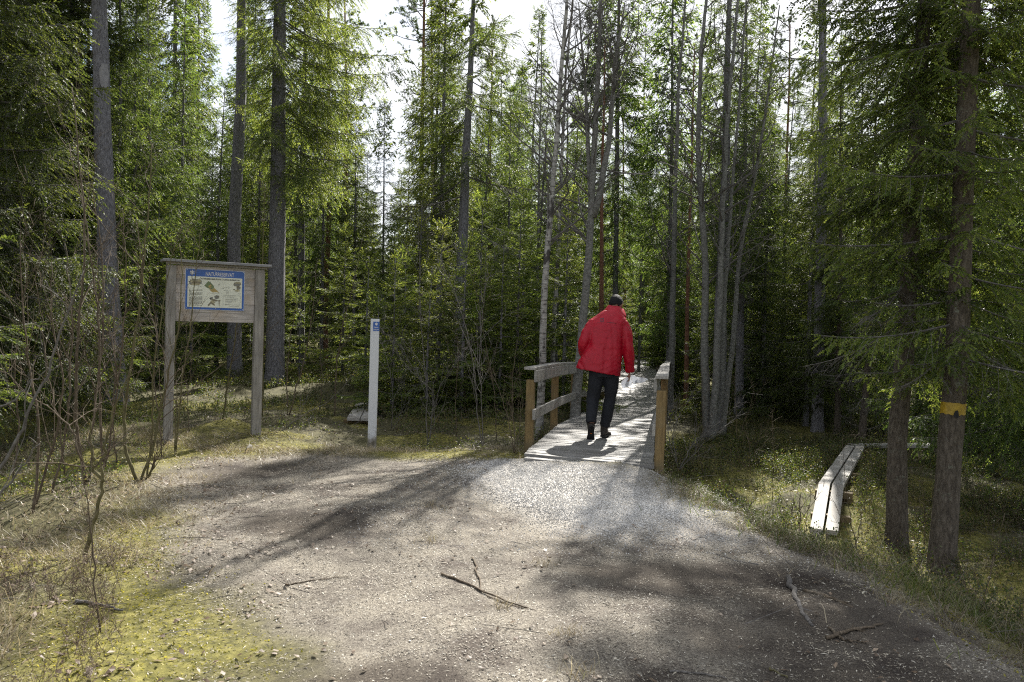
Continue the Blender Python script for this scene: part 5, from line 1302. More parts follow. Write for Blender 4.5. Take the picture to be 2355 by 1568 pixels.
    # boots
    def boot(ankle, M, mark=False):
        bt = MB(); a = np.asarray(ankle, float)
        def tr(V): return (np.asarray(V) @ M.T) + a
        s1 = MB(); s1.tube([[0, 0, 0.08], [0, -0.002, 0.0], [0, 0.0, -0.05]], [.052, .050, .048], 18)
        rings = []
        for y, hw, zt in ((-0.065, .022, -.045), (-0.05, .036, -.02), (-0.02, .042, .0), (0.03, .042, -.005), (0.08, .044, -.030), (0.13, .050, -.045), (0.175, .046, -.055), (0.205, .026, -.068)): rings.append((y, hw, zt))
        n = 16; V = []
        for y, hw, zt in rings:
            for k in range(n):
                th = 2 * math.pi * k / n; zc = (zt - 0.088) / 2; hh = (zt + 0.088) / 2; V.append([hw * math.cos(th), y, zc + hh * math.sin(th) * (1 if math.sin(th) > 0 else 0.9)])
        k = len(rings); Qf = [[i * n + (j_ + 1) % n, i * n + j_, (i + 1) * n + j_, (i + 1) * n + (j_ + 1) % n] for i in range(k - 1) for j_ in range(n)]
        V = np.array(V)
        bt.add(tr(np.vstack([V, [[0, -.068, -.06], [0, .212, -.075]]])), Qf, [[j_, (j_ + 1) % n, k * n] for j_ in range(n)] + [[(k - 1) * n + (j_ + 1) % n, (k - 1) * n + j_, k * n + 1] for j_ in range(n)])
        Vs, Qs, Ts, _, _ = s1.arrays(); bt.add(tr(Vs), Qs, Ts)
        V, Q, T = fused(bt, 0.007, 2); o = mesh_obj('boot', V, Q, T, MAT['boot'], None, None, root, None, True)
        so_ = MB(); out = [(-.070, .020), (-.055, .036), (-.02, .040), (.03, .037), (.08, .043), (.13, .051), (.17, .048), (.20, .034), (.218, .012)]
        for z0_, z1_, ylo, yhi in ((-.101, -.080, -9, 9),):
            L = [[-hw, y] for y, hw in out] + [[hw, y] for y, hw in out[::-1]]; L = np.array(L); m_ = len(L)
            Vb = np.vstack([np.c_[L, np.full(m_, z0_)], np.c_[L * 0.985, np.full(m_, z1_)], [[0, .07, z0_]], [[0, .07, z1_]]])
            so_.add(tr(Vb), [[i, (i + 1) % m_, m_ + (i + 1) % m_, m_ + i] for i in range(m_)], [[(i + 1) % m_, i, 2 * m_] for i in range(m_)] + [[m_ + i, m_ + (i + 1) % m_, 2 * m_ + 1] for i in range(m_)])
        for y in np.arange(-.055, .2, .022):       # lugs of the tread
            if .035 < y < .06: continue
            hw = np.interp(y, [q_[0] for q_ in out], [q_[1] for q_ in out]) * .86
            for s in (-1, 1): so_.add(tr(np.array([[s * hw * .12, y - .006, -.107], [s * hw, y - .006, -.107], [s * hw, y + .006, -.107], [s * hw * .12, y + .006, -.107], [s * hw * .12, y - .008, -.0995], [s * hw, y - .008, -.0995], [s * hw, y + .008, -.0995], [s * hw * .12, y + .008, -.0995]])), [[0, 1, 2, 3], [0, 1, 5, 4], [1, 2, 6, 5], [2, 3, 7, 6], [3, 0, 4, 7]])
        so = so_.build('sole', MAT['sole'], o)
        if mark: mk = MB(); mk.add(tr(np.array([[-.014, .040, -.103], [.014, .040, -.103], [.014, .054, -.103], [-.014, .054, -.103]])), [[0, 1, 2, 3]]); mk.build('sole_mark', MAT['orange'], o)
    boot([-0.150, -0.150, 0.165], rotz(0.10) @ rotx(R_(-63)), True)
    boot([0.012, 0.085, 0.107], rotz(-0.28))
    # hair
    h = MB()
    def hf(v):
        v = v.copy(); return v * (1 + 0.05 * vnoise(v[0] * 3 + v[2], v[1] * 3 + v[2] * 2, 0.35, 80))
    V = []; n, k = 36, 22
    for i in range(k + 1):
        for jn in range(n):
            ph = 2 * math.pi * jn / n; back = -math.sin(ph); low = 1.05 + 0.95 * max(0, back) + 0.35 * (abs(math.cos(ph)) > .6) * (back > -.2)
            th = i / k * min(low, 2.05); v = np.array([math.sin(th) * math.cos(ph), math.sin(th) * math.sin(ph), math.cos(th)])
            rr_ = 1.09 + 0.05 * vnoise(ph * 3.0, th * 0.5, 0.25, 81) + 0.06 * vnoise(ph * 2, th * 2, 0.15, 84) - 0.05 * (i == k)
            V.append(v * rr_ * np.array([0.087, 0.110, 0.127]))
    V = np.array(V) @ HM.T + hc; h.add(V, [[i * n + jn, (i + 1) * n + jn, (i + 1) * n + (jn + 1) % n, i * n + (jn + 1) % n] for i in range(k) for jn in range(n)])
    ho = h.build('hair', MAT['hair'], root, smooth=True); so = ho.modifiers.new('s', 'SOLIDIFY'); so.thickness = 0.012; so.offset = -1
    # sheets of paper held in the right hand
    pr = MB(); rzM = rotz(rz)
    def q(cx_, cy_, y): return np.array([X(cx_), y, Z(cy_)])
    def sheet(rows_):
        R2 = np.array(rows_); a_, b_ = R2.shape[:2]; V_ = R2.reshape(-1, 3); n_ = len(V_)
        Q_ = [[i * b_ + j_, i * b_ + j_ + 1, (i + 1) * b_ + j_ + 1, (i + 1) * b_ + j_] for i in range(a_ - 1) for j_ in range(b_ - 1)]; pr.add(V_, Q_)
    sheet([[q(590, 932, .10), q(630, 892, .085), q(672, 862, .10)], [q(598, 970, .09), q(642, 930, .065), q(700, 905, .085)], [q(612, 1004, .10), q(662, 980, .075), q(722, 962, .10)]])
    sheet([[q(672, 861, .101), q(706, 846, .125), q(772, 884, .13)], [q(700, 904, .086), q(722, 900, .10), q(762, 915, .12)], [q(722, 962, .101), q(738, 950, .11), q(752, 944, .125)]])
    sheet([[q(735, 868, .16), q(800, 878, .175), q(888, 890, .15)], [q(740, 905, .165), q(798, 908, .185), q(850, 912, .165)], [q(752, 938, .16), q(790, 940, .17), q(818, 934, .16)]])
    V_, Q_, T_, _, _ = pr.arrays(); off = np.array([0.318, 0.1, 0.80]); V_ = (V_ - off)
    base = B + rzM @ off; po = mesh_obj('paper_sheets', V_, Q_, T_, MAT['paper'], smooth=True); po.location = tuple(base); po.rotation_euler = (0, 0, rz)
    so = po.modifiers.new('s', 'SOLIDIFY'); so.thickness = 0.0012; so = po.modifiers.new('d', 'SUBSURF'); so.levels = 1; so.render_levels = 2
    tag(po, 'folded white paper sheets held in the hand of the person in red', 'paper')
build_person()

# ================================================================ bare shrubs and saplings
def shrub(stems, d, label, seed, mats='twig_red', name='bare_shrub', cat='bare shrub', group=None, n1=7, l1=0.7, fine=0.85, ang=36, side=4):
    rng = np.random.RandomState(seed); base = None; parts = []
    for pix, diam, dd in stems:
        st, tw = MB(), MB(); parts.append((st, tw))
        pts = np.array([P(x, y, d + dd) for x, y in pix])
        if pts[0][2] > pts[-1][2]: pts = pts[::-1]
        g = tz1(pts[0][0], pts[0][1])
        if abs(pts[0][2] - g) < 0.35: pts[0][2] = g - 0.03
        if base is None: base = pts[0] + [0, 0, 0.03]
        k = max(8, len(pts) * 4); s = np.concatenate([[0], np.cumsum(np.linalg.norm(np.diff(pts, axis=0), axis=1))]); q = np.linspace(0, s[-1], k)
        pp = np.stack([np.interp(q, s, pts[:, i]) for i in range(3)], 1)
        for _ in range(2): pp[1:-1] = (pp[:-2] + 2 * pp[1:-1] + pp[2:]) / 4
        pp[1:-1] += rng.randn(k - 2, 3) * 0.006; r = diam / 2 * np.linspace(1, 0.25, k)
        st.tube(pp, r, 7)
        if n1:
            S, D, rr_, t = spawn(pp[None], r[None], n1, 0.2, 1.0, R_(ang), rng); D = nrm(D + [0, 0, .25])
            p1, r1 = vtwigs(tw, S, D, l1 * rng.uniform(.4, 1.2, len(S)) * (1.1 - .5 * t), np.minimum(rr_ * .6, .006) * fine, 5, .14, .06, rng, 4)
            S, D, rr_, t = spawn(p1, r1, side, 0.2, 1.0, R_(40), rng)
            vtwigs(tw, S, D, rng.uniform(.08, .35, len(S)) * l1, .0022 * fine, 3, .2, .04, rng, 3)
    root = empty(name, base, label, cat, group)
    for st, tw in parts:
        V, Q, T, mq, mt = st.arrays(); so = mesh_obj('stem', V - base, Q, T, MAT[mats], None, None, root, None, True)
        if tw.n: V, Q, T, mq, mt = tw.arrays(); mesh_obj('twigs', V - base, Q, T, MAT['twig_red' if mats != 'twig' else 'twig'], None, None, so, None, True)
    return root
# multi-stemmed shrubs left of and in front of the notice board
shrub([([(318, 1102), (288, 1040), (284, 960), (300, 840), (322, 700), (330, 600), (346, 430), (350, 330)], .034, 0), ([(322, 1100), (352, 1030), (378, 900), (410, 760), (420, 640), (412, 560)], .026, .05)], 7.6, 'shrub with thick olive stems curving up in front of the board post', 201, 'twig_olive', n1=14, l1=.9)
shrub([([(338, 1090), (350, 1000), (352, 860), (372, 720), (392, 600), (418, 520)], .022, 0), ([(335, 1095), (360, 1060), (372, 1032)], .028, 0)], 7.8, 'shrub with one broken stub beside the left board post', 202, 'twig_olive', n1=12)
shrub([([(200, 1090), (170, 960), (176, 800), (196, 600), (190, 420), (165, 200)], .030, 0), ([(205, 1085), (215, 950), (232, 830), (222, 690), (200, 520), (160, 330)], .026, .1)], 7.2, 'tall twin-stemmed bare shrub before the scarred spruce trunk', 203, n1=16, l1=1.0)
shrub([([(238, 1070), (232, 960), (226, 860), (238, 740), (236, 600), (212, 420)], .028, 0), ([(240, 1070), (262, 940), (282, 800), (290, 640), (282, 480)], .022, .1)], 7.6, 'bare shrub crossing the foot of the scarred trunk', 204, n1=15, l1=.95)
shrub([([(75, 1150), (95, 1000), (70, 860), (50, 700), (46, 540)], .024, 0), ([(78, 1150), (130, 1010), (150, 880), (120, 760), (118, 600)], .022, .1)], 6.2, 'leggy bare shrub low at the left edge', 205, n1=14, l1=.9)
shrub([([(120, 1130), (150, 1020), (160, 900), (170, 760), (150, 560)], .022, 0)], 6.8, 'single-stemmed bare shrub between the leggy one and the twin stems', 206, n1=14, l1=.9)
shrub([([(195, 1292), (212, 1220), (236, 1130), (238, 1100), (232, 1060), (246, 1000), (268, 930), (300, 850)], .030, 0), ([(238, 1108), (218, 1080), (210, 1020), (206, 968), (200, 958)], .026, 0)], 5.2, 'forked yellowish green sapling stem with a sawn top', 207, 'twig_olive', n1=5, l1=.5)
shrub([([(404, 1010), (418, 880), (440, 740), (452, 600), (470, 480)], .022, 0), ([(402, 1010), (408, 900), (396, 800), (370, 700)], .016, .05)], 9.3, 'slim bare sapling standing between the two board posts', 208, 'twig_olive', n1=10)
shrub([([(512, 980), (520, 900), (540, 790), (552, 690), (560, 560)], .026, 0)], 11.5, 'leaning olive sapling in front of the dark trunk behind the board', 209, 'twig_olive', n1=9)
shrub([([(602, 960), (604, 860), (606, 760), (604, 600), (610, 420)], .030, 0)], 12.0, 'straight sapling just right of the right board post', 210, 'twig_olive', n1=10)
shrub([([(660, 955), (660, 880), (664, 800), (680, 700), (688, 620)], .018, 0), ([(662, 955), (700, 830), (716, 740), (730, 600)], .022, .1)], 12.0, 'pair of thin saplings in front of the stout spruce', 211, n1=8)
shrub([([(640, 1000), (690, 960), (760, 920), (800, 880), (820, 850)], .014, 0)], 11.0, 'pale arching bare branch rising beside the right board post', 212, 'twig', n1=5, l1=.5)
shrub([([(770, 945), (772, 840), (790, 740), (816, 640), (835, 540)], .022, 0)], 13.0, 'thin bowed sapling between the slim pine and the white post', 213, n1=9)
shrub([([(985, 980), (978, 940), (985, 900), (975, 830), (968, 740), (965, 640), (962, 500)], .016, 0), ([(985, 978), (1000, 900), (960, 870), (930, 840), (905, 790)], .014, 0), ([(986, 975), (1010, 880), (1060, 820)], .012, 0)], 11.3, 'bare shrub spreading pale twigs right of the white post', 214, 'twig', n1=14, l1=.9, fine=1.3)
shrub([([(1112, 1010), (1098, 960), (1092, 860), (1075, 760), (1040, 660), (1012, 590)], .016, 0), ([(1113, 1008), (1106, 900), (1100, 800), (1114, 700), (1118, 560)], .014, .05)], 10.6, 'tall bare sapling in the middle before the young spruces', 215, 'twig', n1=14, l1=.9, fine=1.3)
shrub([([(1184, 1030), (1168, 960), (1150, 900), (1130, 860)], .014, 0), ([(1186, 1030), (1180, 960), (1176, 880), (1190, 780)], .014, 0), ([(1188, 1030), (1196, 960), (1200, 900)], .010, 0)], 9.7, 'low reddish bare shrub at the near end of the left bridge rail', 216, n1=9, l1=.6)
shrub([([(1142, 1012), (1138, 900), (1118, 800), (1100, 690), (1080, 620)], .012, 0)], 11.6, 'thin bare sapling left of the first bridge post', 217, n1=12, l1=.8)
shrub([([(900, 985), (905, 900), (890, 820), (862, 740)], .010, 0), ([(902, 985), (930, 930), (960, 905)], .010, 0)], 12.4, 'wispy bare shrub close behind the white post', 218, 'twig', n1=10, l1=.7, fine=1.2)
shrub([([(1560, 1080), (1545, 1010), (1560, 960), (1590, 905)], .012, 0), ([(1562, 1080), (1600, 1010), (1650, 975), (1680, 950)], .012, 0), ([(1560, 1080), (1535, 1000), (1536, 930)], .010, 0), ([(1562, 1082), (1590, 1050), (1640, 1000)], .010, 0)], 9.2, 'spreading bare shrub hugging the right side of the bridge', 219, 'twig', n1=10, l1=.6, fine=1.2)
shrub([([(1695, 1010), (1690, 930), (1692, 840)], .009, 0), ([(1697, 1010), (1720, 950), (1735, 900)], .008, 0)], 11.5, 'slender bare twigs in front of the clump of grey stems', 220, n1=6, l1=.5)
shrub([([(1845, 1212), (1838, 1150), (1842, 1120)], .020, 0), ([(1846, 1212), (1820, 1170), (1790, 1130), (1760, 1110)], .010, 0), ([(1850, 1214), (1860, 1160), (1866, 1120)], .010, 0)], 7.6, 'small dark forked bare shrub at the near end of the two-plank boardwalk', 221, n1=5, l1=.4)
shrub([([(1968, 1250), (1950, 1150), (1938, 1080), (1940, 1000)], .009, 0), ([(1970, 1250), (1985, 1170), (2000, 1090)], .009, 0), ([(1965, 1250), (1930, 1180), (1900, 1120)], .007, 0)], 7.7, 'low fan of thin stems right of the boardwalk planks', 222, n1=6, l1=.4)
shrub([([(1775, 1160), (1780, 1060), (1775, 960)], .008, 0)], 9.6, 'single thin upright sapling left of the boardwalk', 223, n1=8, l1=.4)
shrub([([(2240, 1420), (2215, 1330), (2200, 1270)], .012, 0), ([(2242, 1420), (2280, 1300), (2310, 1180)], .010, 0)], 5.8, 'thin bare stems at the foot of the yellow banded spruce', 224, n1=5, l1=.4)
for i, (a, d_, lab) in enumerate(((([(30, 1120), (44, 980), (30, 840), (60, 690)], .020, 0), 8.2, 'dark thin bare shrub far left behind the leggy one'), (([(268, 1090), (256, 980), (268, 860), (258, 720), (272, 600)], .018, 0), 8.4, 'thin bare stem just left of the thick olive stems'), (([(372, 1060), (366, 960), (352, 880), (362, 760), (342, 640)], .016, 0), 9.0, 'thin bare sapling close against the left board post'), (([(150, 1070), (136, 960), (108, 860), (98, 740), (80, 640)], .018, 0), 8.0, 'thin bare shrub leaning left before the dark slim spruces'), (([(436, 985), (430, 900), (446, 820), (438, 760)], .012, 0), 10.4, 'wispy sapling behind the gap below the notice board'), (([(732, 950), (742, 880), (736, 800), (752, 720)], .014, 0), 13.5, 'wispy sapling at the foot of the slim red pine'), (([(1050, 985), (1046, 900), (1058, 820), (1042, 720)], .012, 0), 12.0, 'wispy upright sapling in front of the middle thicket'), (([(1620, 1060), (1600, 1000), (1622, 940), (1612, 880)], .010, 0), 11.0, 'wispy bare shrub before the clump of pale stems'), (([(2120, 1270), (2128, 1200), (2118, 1120)], .008, 0), 7.6, 'tiny bare sapling between the two big brown trunks'), (([(1740, 1130), (1720, 1060), (1730, 990)], .008, 0), 10.0, 'tiny bare sapling in the scrub left of the boardwalk'))):
    shrub([a], d_, lab, 240 + i, n1=11, l1=.75)
# close to the camera, thick and out of focus
shrub([([(-60, 1300), (-10, 1090), (60, 960), (110, 850), (160, 720), (192, 622)], .016, 0)], 2.9, 'pale knobbly branch reaching up close at the left edge', 230, 'twig', n1=3, l1=.3, side=2)
shrub([([(-40, 1180), (10, 1130), (60, 1060), (92, 1020)], .012, 0), ([(-60, 960), (20, 930), (90, 860), (135, 840)], .010, .2)], 3.0, 'pale curved twig end poking in at the left edge', 231, 'twig', n1=3, l1=.25, side=2)
shrub([([(190, 1060), (168, 985), (100, 930), (0, 852)], .010, 0), ([(230, 1540), (226, 1400), (205, 1180), (170, 1000)], .011, 0)], 4.0, 'long thin reddish stem arching above the dry grass', 232, n1=8, l1=.45)

# ---------------------------------------------------------------- fallen twigs and roots
def fallen(pix, diam, label, seed, m='twig_red', n1=3, name='fallen_twig', cat='twig', lift=0.5, group=None):
    rng = np.random.RandomState(seed); g = []
    for x, y in pix:
        q = G(x, y, 0.0); q = G(x, y, tz1(q[0], q[1])); q[2] = tz1(q[0], q[1]) + diam * lift; g.append(q)
    g = np.array(g); k = 4 * len(g); s = np.linspace(0, 1, len(g)); q = np.linspace(0, 1, k); pp = np.stack([np.interp(q, s, g[:, i]) for i in range(3)], 1)
    pp[1:-1, :2] += rng.randn(k - 2, 2) * 0.006; mb = MB(); r = diam / 2 * np.linspace(1, .45, k); mb.tube(pp, r, 7, jit=.2, rng=rng)
    if n1:
        S, D, r_, t = spawn(pp[None], r[None], n1, .2, .95, R_(45), rng); D[:, 2] *= .15; D[:, 2] = np.abs(D[:, 2]); vtwigs(mb, S, D, rng.uniform(.04, .14, n1), diam * .2, 3, .2, -.02, rng, 4)
    tag(mb.build(name, MAT[m], loc=pp[0], smooth=True), label, cat, group)
fallen([(1015, 1322), (1090, 1352), (1160, 1385), (1212, 1400)], .016, 'long thin fallen twig lying across the middle of the clearing', 301)
fallen([(1086, 1285), (1098, 1322), (1112, 1365)], .016, 'dark curved fallen twig crossing the long thin one', 302)
fallen([(1120, 1372), (1160, 1388), (1200, 1402)], .008, 'short thin twig lying just below the long one', 303)
fallen([(655, 1348), (720, 1336), (800, 1328)], .009, 'thin straight twig lying left of the crossed twigs', 304)
fallen([(1812, 1330), (1830, 1378), (1850, 1420), (1870, 1440)], .035, 'pale knobbly exposed root running downhill in the dark earth', 305, 'twig', 2, 'tree_root', 'root', .1)
fallen([(1850, 1358), (1900, 1372), (1960, 1398)], .035, 'reddish exposed root right of the pale one', 306, 'twig_red', 1, 'tree_root', 'root', .0)
fallen([(1900, 1470), (1960, 1452), (2030, 1438)], .022, 'broken brown branch lying at the lower right', 307, 'twig_red', 3)
fallen([(1905, 1445), (1940, 1475), (1985, 1478)], .016, 'brown twig crossing the broken branch at the lower right', 308, 'twig_red', 2)
fallen([(1745, 1300), (1700, 1290), (1640, 1272)], .014, 'thin root just below the gravel edge', 309, 'twig', 1, 'tree_root', 'root', .1)
fallen([(1540, 1545), (1600, 1550), (1670, 1562)], .012, 'pale twig at the bottom of the picture', 310, 'twig', 1)
fallen([(1770, 1540), (1810, 1562)], .012, 'short yellowish stick at the bottom right', 311, 'twig_olive', 0)
fallen([(2420, 1390), (2300, 1370), (2190, 1340), (2160, 1300)], .012, 'dark thin branch in the grass below the right trunks', 312)
fallen([(175, 1385), (220, 1392), (282, 1408)], .022, 'pale broken stick lying in the dry grass at lower left', 313, 'twig', 1)
fallen([(575, 1030), (568, 1036)], .05, 'small pale chunk of wood in front of the right board post', 314, 'twig', 0, 'wood_chunk', 'wood')

# ================================================================ ground cover
def surf(x, y):
    e = 0.05
    return tz(x, y)

def blades(mb, x, y, h, w, lean, rng, m=0, droop=0.35):
    n = len(x); z = surf(x, y) - 0.005; a = rng.uniform(0, 6.283, n); la = rng.uniform(0, 6.283, n); ln = lean * rng.uniform(0.3, 1.3, n)
    B = np.stack([x, y, z], 1); sx = np.stack([np.cos(a), np.sin(a), np.zeros(n)], 1) * (w / 2)[:, None]
    dv = np.stack([np.cos(la) * ln, np.sin(la) * ln, np.ones(n)], 1); dv = nrm(dv)
    m1 = B + dv * (h * 0.55)[:, None]; tip = m1 + nrm(dv + np.stack([np.cos(la), np.sin(la), np.full(n, -0.6)], 1) * (droop * rng.uniform(.4, 2.0, n))[:, None]) * (h * 0.5)[:, None]
    V = np.stack([B - sx, B + sx, m1 + sx * .8, m1 - sx * .8, tip], 1).reshape(-1, 3); b = np.arange(n)[:, None] * 5
    mb.add(V, b + np.array([[0, 1, 2, 3]]), b + np.array([[3, 2, 4]]), m)

def scatter(n, x0, x1, y0, y1, dens, rng, power=1.0):
    """random ground points kept with probability dens(x, y), denser near the camera"""
    X_, Y_ = [], []; got = 0
    for _ in range(60):
        k = 40000; y = y0 + (y1 - y0) * rng.rand(k) ** power; x = rng.uniform(x0, x1, k)
        vis = np.abs(x) < 0.72 * y + 0.8
        p = dens(x, y) * vis; s = rng.rand(k) < p; X_.append(x[s]); Y_.append(y[s]); got += s.sum()
        if got >= n: break
    X_ = np.concatenate(X_)[:n]; Y_ = np.concatenate(Y_)[:n]
    return X_, Y_

def off_built(x, y):
    """0 under the bridge deck and the planks"""
    k = np.ones_like(x)
    for s in np.linspace(0, 4.9, 40):
        a, b = deck_at(s); t = (b - a)[:2]; L = np.hypot(*t); c = (a + b)[:2] / 2
        k *= (np.hypot(x - c[0], y - c[1]) > L * 0.52)
    for (a, b) in (((3.15, 7.9), (3.72, 9.2)), ((3.72, 9.2), (5.5, 12.7))):
        a = np.array(a); b = np.array(b); e = b - a; t = np.clip(((x - a[0]) * e[0] + (y - a[1]) * e[1]) / (e @ e), 0, 1)
        k *= np.hypot(x - a[0] - t * e[0], y - a[1] - t * e[1]) > 0.2
    return k

def ground_cover():
    rng = np.random.RandomState(77); cl = in_clear
    Dd = lambda x, y: zones(x, y)[0]; Gg = lambda x, y: zones(x, y)[1]
    n1 = lambda x, y, s, o: sstep(0.5 + 2.4 * fbm(x, y, s, o))
    # dry straw lying and standing: left verge, right verge, round the posts
    def d_straw(x, y):
        left = sstep((-1.35 - x - 0.10 * y + 0.2) / 0.8) * (y < 8) * 0.6 ; right = np.exp(-((x - np.interp(y, EDGE_Y, EDGE_X) - 0.25) / 0.55) ** 2); back = np.exp(-((y - 9.6) / 0.8) ** 2) * (x < 0.2)
        return np.clip((left * 0.55 + right * 1.0 + back * 0.7) * n1(x, y, 0.6, 90), 0, 1) * (1 - Gg(x, y)) * (1 - .8 * Dd(x, y)) * off_built(x, y)
    mb = MB(); x, y = scatter(36000, -7, 7, 1.5, 12, d_straw, rng); k = len(x); h = rng.uniform(.05, .17, k); blades(mb, x, y, h, rng.uniform(.0025, .006, k), 1.7, rng, droop=.9)
    # tall pale straw at the near left and the low right verge
    def d_tall(x, y):
        a = sstep((-0.30 - 0.50 * y - x) / 0.4) * (y < 4.2) * (y > 1.5); b = np.exp(-((x - np.interp(y, EDGE_Y, EDGE_X) - 0.45) / 0.35) ** 2) * (y < 7.0) * 0.35
        return np.clip(a * n1(x, y, 0.35, 95) + b, 0, 1) * (1 - Dd(x, y))
    x, y = scatter(5200, -4.5, 5, 1.5, 7, d_tall, rng); k = len(x); h = rng.uniform(.12, .34, k); blades(mb, x, y, h, rng.uniform(.002, .005, k), 1.1, rng, droop=.8)
    tag(mb.build('dry_grass', MAT['straw']), 'pale dry grass and straw on the verges of the clearing', 'dry grass', None, 'stuff')
    # tussocks
    mb = MB(); pts = [G(990, 1245), G(1000, 1170), G(1255, 1300), G(1160, 1400), G(1030, 1010), G(590, 1040), G(865, 1030), G(430, 1095), G(1330, 1560), G(1300, 1470), G(1700, 1215), G(1850, 1240), G(1930, 1280), G(2050, 1370), G(2200, 1420)]
    for i, p in enumerate(pts):
        k = 90 if i in (4, 5, 6, 7) else 55; R2 = .11 if i in (4, 5, 6, 7) else .05; x = p[0] + rng.randn(k) * R2; y = p[1] + rng.randn(k) * R2; blades(mb, x, y, rng.uniform(.05, .13, k), rng.uniform(.002, .004, k), 1.0, rng)
    tag(mb.build('grass_tufts', MAT['straw']), 'small dry grass tufts dotted over the trodden earth', 'grass tufts', None, 'stuff')
    # green grass on the right verge and by the boardwalk
    def d_green(x, y):
        e = np.interp(y, EDGE_Y, EDGE_X); return np.clip(np.exp(-((x - e - 0.55) / 0.5) ** 2) * (y < 9) * n1(x, y, 0.5, 97) + 0.10 * (x > e + .3) * (y < 12) * n1(x, y, .7, 99) + .12 * (x < -4.5) * n1(x, y, .7, 98), 0, 1) * off_built(x, y)
    mb = MB(); x, y = scatter(13000, -8, 9, 3, 14, d_green, rng); k = len(x); blades(mb, x, y, rng.uniform(.07, .22, k), rng.uniform(.003, .006, k), .8, rng, droop=.7)
    tag(mb.build('green_grass', MAT['grass']), 'fresh green grass along the lower right verge', 'grass', None, 'stuff')
    # moss tufts
    def d_moss(x, y): return np.clip(zones(x, y)[2] * 1.1, 0, 1) * off_built(x, y)
    mb = MB(); x, y = scatter(80000, -8, 9, 1.6, 15, d_moss, rng, 1.1); k = len(x); blades(mb, x, y, rng.uniform(.010, .028, k), rng.uniform(.007, .014, k), 1.2, rng, droop=.6)
    tag(mb.build('moss', MAT['moss']), 'yellow green moss carpet on the verges and hummocks', 'moss', None, 'stuff')
    # bark chips, straw crumbs and needles on the earth
    def flakes(mb, x, y, l, w, up, lift=0.002, m=0):
        n = len(x); a = rng.uniform(0, 6.283, n); z = surf(x, y) + lift; D = np.stack([np.cos(a), np.sin(a), rng.uniform(-up, up, n)], 1) * l[:, None] / 2
        S_ = np.stack([-np.sin(a), np.cos(a), rng.uniform(-up, up, n)], 1) * w[:, None] / 2; C_ = np.stack([x, y, z + np.abs(D[:, 2]) + np.abs(S_[:, 2])], 1)
        bend = np.zeros((n, 3)); bend[:, 2] = l * 0.18 * rng.rand(n)
        V = np.stack([C_ - D, C_ + S_ - D * .1 + bend, C_ + D, C_ - S_ + D * .1 + bend * .5], 1).reshape(-1, 3); b = np.arange(n)[:, None] * 4
        mb.add(V, None, np.concatenate([b + np.array([[0, 3, 1]]), b + np.array([[1, 3, 2]])]), m)
    def d_chip(x, y): return np.clip((Dd(x, y) * (1 - .9 * Gg(x, y)) + .35 * cl(x, y)) * (0.35 + .9 * n1(x, y, 0.45, 101)) * (1 - .75 * soil_shade(x, y)), 0, 1)
    mb = MB(); x, y = scatter(90000, -5, 4.5, 1.7, 9.6, d_chip, rng, 1.25); k = len(x); flakes(mb, x, y, rng.uniform(.006, .022, k), rng.uniform(.002, .0065, k), .35)
    x, y = scatter(26000, -5, 4.5, 1.7, 9.6, d_chip, rng, 1.2); k = len(x); flakes(mb, x, y, rng.uniform(.02, .045, k), rng.uniform(.0015, .003, k), .15)
    x, y = scatter(450, -5, 4.5, 1.7, 9.6, d_chip, rng, 1.2); k = len(x); flakes(mb, x, y, rng.uniform(.02, .05, k), rng.uniform(.006, .015, k), .2)
    tag(mb.build('bark_litter', MAT['chips']), 'bark chips, straw crumbs and needles strewn over the earth', 'litter', None, 'stuff')
    # fallen leaves
    def d_leaf(x, y):
        a = np.exp(-((x + 1.3 + .22 * y) / 0.9) ** 2) * (y < 9); b = .10 * Dd(x, y) + .30 * (1 - cl(x, y)) + .5 * np.exp(-((y - 9.9) / .8) ** 2) * (x < .4)
        return np.clip((a * .7 + b) * n1(x, y, .5, 105), 0, 1) * off_built(x, y) * (1 - .8 * Gg(x, y))
    mb = MB(); x, y = scatter(5500, -7, 6, 1.8, 13, d_leaf, rng); k = len(x); flakes(mb, x, y, rng.uniform(.025, .055, k), rng.uniform(.012, .028, k), .45, .004)
    tag(mb.build('leaf_litter', MAT['leaf']), 'curled brown fallen leaves scattered round the clearing', 'leaves', None, 'stuff')
    # crushed stone
    mb = MB(); x, y = scatter(34000, -1.2, 3, 5.6, 9.3, lambda x, y: np.clip(Gg(x, y) + .03 * Dd(x, y), 0, 1) * (poly_sd(x, y, [(0.25, 9.05), (1.5, 8.5), (2.2, 12), (0.8, 12)]) < 0), rng); n = len(x)
    s = rng.uniform(.003, .0075, n); z = surf(x, y); c = np.stack([x, y, z + s * .3], 1); dirs = np.array([[1, 0, 0], [-.5, .87, 0], [-.5, -.87, 0], [0.1, 0, .8], [0, 0, -.5]])
    jit = 1 + .5 * (rng.rand(n, 5, 1) - .5); a = rng.uniform(0, 6.28, n); ca, sa = np.cos(a), np.sin(a); D5 = np.repeat(dirs[None], n, 0) * jit * s[:, None, None]
    V = np.stack([D5[..., 0] * ca[:, None] - D5[..., 1] * sa[:, None], D5[..., 0] * sa[:, None] + D5[..., 1] * ca[:, None], D5[..., 2]], -1) + c[:, None]
    b = np.arange(n)[:, None] * 5; mb.add(V.reshape(-1, 3), None, np.concatenate([b + np.array([t]) for t in ((0, 1, 3), (1, 2, 3), (2, 0, 3), (1, 0, 4), (2, 1, 4), (0, 2, 4))]))
    tag(mb.build('gravel_stones', MAT['stones']), 'loose crushed grey stone in front of the bridge', 'gravel', None, 'stuff')
